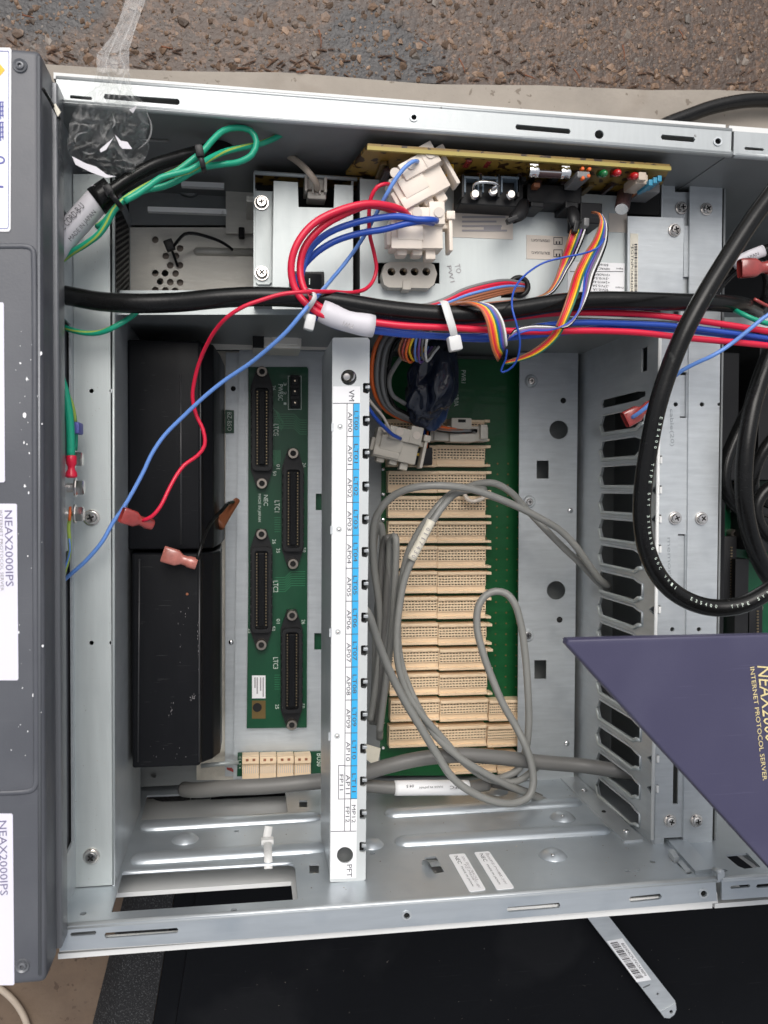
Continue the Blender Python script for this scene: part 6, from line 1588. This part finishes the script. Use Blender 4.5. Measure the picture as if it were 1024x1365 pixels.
plate(bm, zp(tabp, mz + .0008), (0, 0, 1), .0016, [zp(circ_px(895, 1349, 2.4, 12), mz + .0008)]); link('bent_tab', bm, 'steel', mb)
lq = [(809, 1255), (830, 1251), (868.5, 1306.5), (849, 1309.5)]
l = zplate('barcode_label', lq, mz + .0004, .0003, 'label', mb)
Q = zp(lq, mz + .0006); u = (Q[3] - Q[0]); up = (Q[1] - Q[0]); bm = B(); s = .05; rng = random.Random(9)
while s < .93:
    w = rng.choice((.008, .008, .016, .024)); plate(bm, [Q[0] + u * s + up * .12, Q[0] + u * (s + w) + up * .12, Q[0] + u * (s + w) + up * .58, Q[0] + u * s + up * .58], (0, 0, 1), 0); s += w + rng.choice((.009, .009, .02))
put_text(bm, '802404CPU7412A9BP4', Q[0] + u * .5 + up * .78, u, up, length=u.length * .8, height=up.length * .17); link('barcode', bm, 'ink', l)

# ------------------------------------------------------------------ crumpled clear film over the top corner
def film():
    bm = B()
    # spine of the film: tail over the ground, neck over the flange, bag inside
    sp = [((190, -30), 12, .04), ((178, 10), 14, .1), ((166, 42), 15, .16), ((150, 70), 20, .2), ((150, 96), 22, .222), ((152, 118), 26, .222), ((148, 140), 46, .212), ((146, 165), 52, .2), ((143, 190), 54, .192), ((142, 212), 50, .186), ((150, 232), 40, .18)]
    n = len(sp); NU, NV = 110, 44; rows = []
    def at(t):
        f = t * (n - 1); i = min(n - 2, int(f)); s = f - i; s = s * s * (3 - 2 * s)
        a, b = sp[i], sp[i + 1]
        return [(a[0][0] + (b[0][0] - a[0][0]) * s), (a[0][1] + (b[0][1] - a[0][1]) * s), a[1] + (b[1] - a[1]) * s, a[2] + (b[2] - a[2]) * s]
    for i in range(NU):
        x, y, w, z = at(i / (NU - 1)); r = []
        for j in range(NV):
            s = j / (NV - 1) * 2 - 1
            q = V((s * 1.5, i * .075, 4))
            c1 = noise.noise(q * 1.1); c2 = abs(noise.noise(q * 2.3 + V((5, 2, 1)))); c3 = noise.noise(q * 3.4 + V((s, i * .05, 0)))
            px = x + s * w * (1 + .18 * noise.noise(V((s * 3, i * .08, 9)))) + c3 * 2
            py = y + c1 * 5 + s * 8 * noise.noise(V((i * .05, 3, 1)))
            r.append(bm.verts.new(U(px, py, z + .010 * c1 - .014 * c2 * (1 if w > 30 else .6) - .007 * abs(c3) + .008 * (1 - s * s) * (w / 50))))
        rows.append(r)
    for a, b in zip(rows, rows[1:]):
        for j in range(NV - 1): bm.faces.new([a[j], a[j + 1], b[j + 1], b[j]])
    bmesh.ops.triangulate(bm, faces=bm.faces[:])
    bmesh.ops.recalc_face_normals(bm, faces=bm.faces)
    o = thing('plastic_film', U(150, 200, .15), 'crumpled clear plastic film draped over the top flange near the grey unit', 'film')
    link('film_sheet', bm, 'film', o, smooth='all')
    for pts in ([(196, 150), (202, 168), (198, 186), (184, 199)], [(117, 176), (106, 178), (100, 184), (101, 190)], [(110, 202), (118, 205), (126, 204)], [(164, 30), (150, 60), (142, 92), (150, 112)], [(184, 5), (172, 38), (160, 70), (166, 95), (160, 125)], [(150, 152), (153, 164), (150, 170)]):
        bm = B(); sweep(bm, spline([U(x, y, .217 if y > 100 else .217 - (100 - y) * .0016) for x, y in pts], .002), lambda s: .0001 + .00035 * math.sin(3.14 * s), 6, flat=.5); link('film_crease', bm, 'film_edge', o, smooth='all')
    for pts in ([(133, 199), (150, 180), (152, 182), (140, 196), (134, 203)], [(153, 179), (160, 184), (170, 189), (175, 195), (163, 198), (158, 190)], [(96, 208), (112, 214), (128, 222), (142, 230), (155, 235), (140, 234), (120, 229), (99, 216)], [(172, 146), (183, 136), (184, 139), (176, 147)]):
        bm = B(); plate(bm, [U(px, py, .214 + (i % 2) * .003) for i, (px, py) in enumerate(pts)], (0, 0, 1), .0003); link('film_glint', bm, 'sleeve', o)  # white facets paint bright reflections on the clear film's folds
film()

# ------------------------------------------------------------------ dust and crumbs
def crumbs():
    rng = random.Random(77)
    def bit(bm, p, n, r):
        u = V(n).orthogonal().normalized(); v = V(n).cross(u); a0 = rng.uniform(0, 6)
        q = [bm.verts.new(p + u * (r * rng.uniform(.5, 1.2) * math.cos(a0 + k * 1.57)) + v * (r * rng.uniform(.5, 1.2) * math.sin(a0 + k * 1.57))) for k in range(4)]
        t = bm.verts.new(p + V(n) * r * .8)
        for k in range(4): bm.faces.new([q[k], q[(k + 1) % 4], t])
    bm = B()
    for i in range(260):
        z = rng.uniform(.02, .185); x = rng.uniform(XL + .03, XP - .01)
        if x < U(395, 1180, .16).x and (.128 < z < .186 or z < .09): continue
        bit(bm, V((x, YF + .0001, z)), (0, 1, 0), rng.choice((.0002, .0003, .0003, .0005)))
    for i in range(120):
        bit(bm, U(rng.uniform(97, 150), rng.uniform(240, 1175), PZ + .0001), (0, 0, 1), rng.uniform(.0001, .0003))
    tag(link('dust_crumbs', bm, 'crumb'), 'pale crumbs and dust scattered over the cabinet floor and post', None, None, 'stuff')
    bm = B()
    for i in range(50):
        bit(bm, U(rng.uniform(300, 1020), rng.uniform(1265, 1365), z0 + .0001), (0, 0, 1), rng.uniform(.0001, .00035))
    tag(link('lint', bm, 'crumb'), 'fine pale lint on the black sheet', None, None, 'stuff')
crumbs()
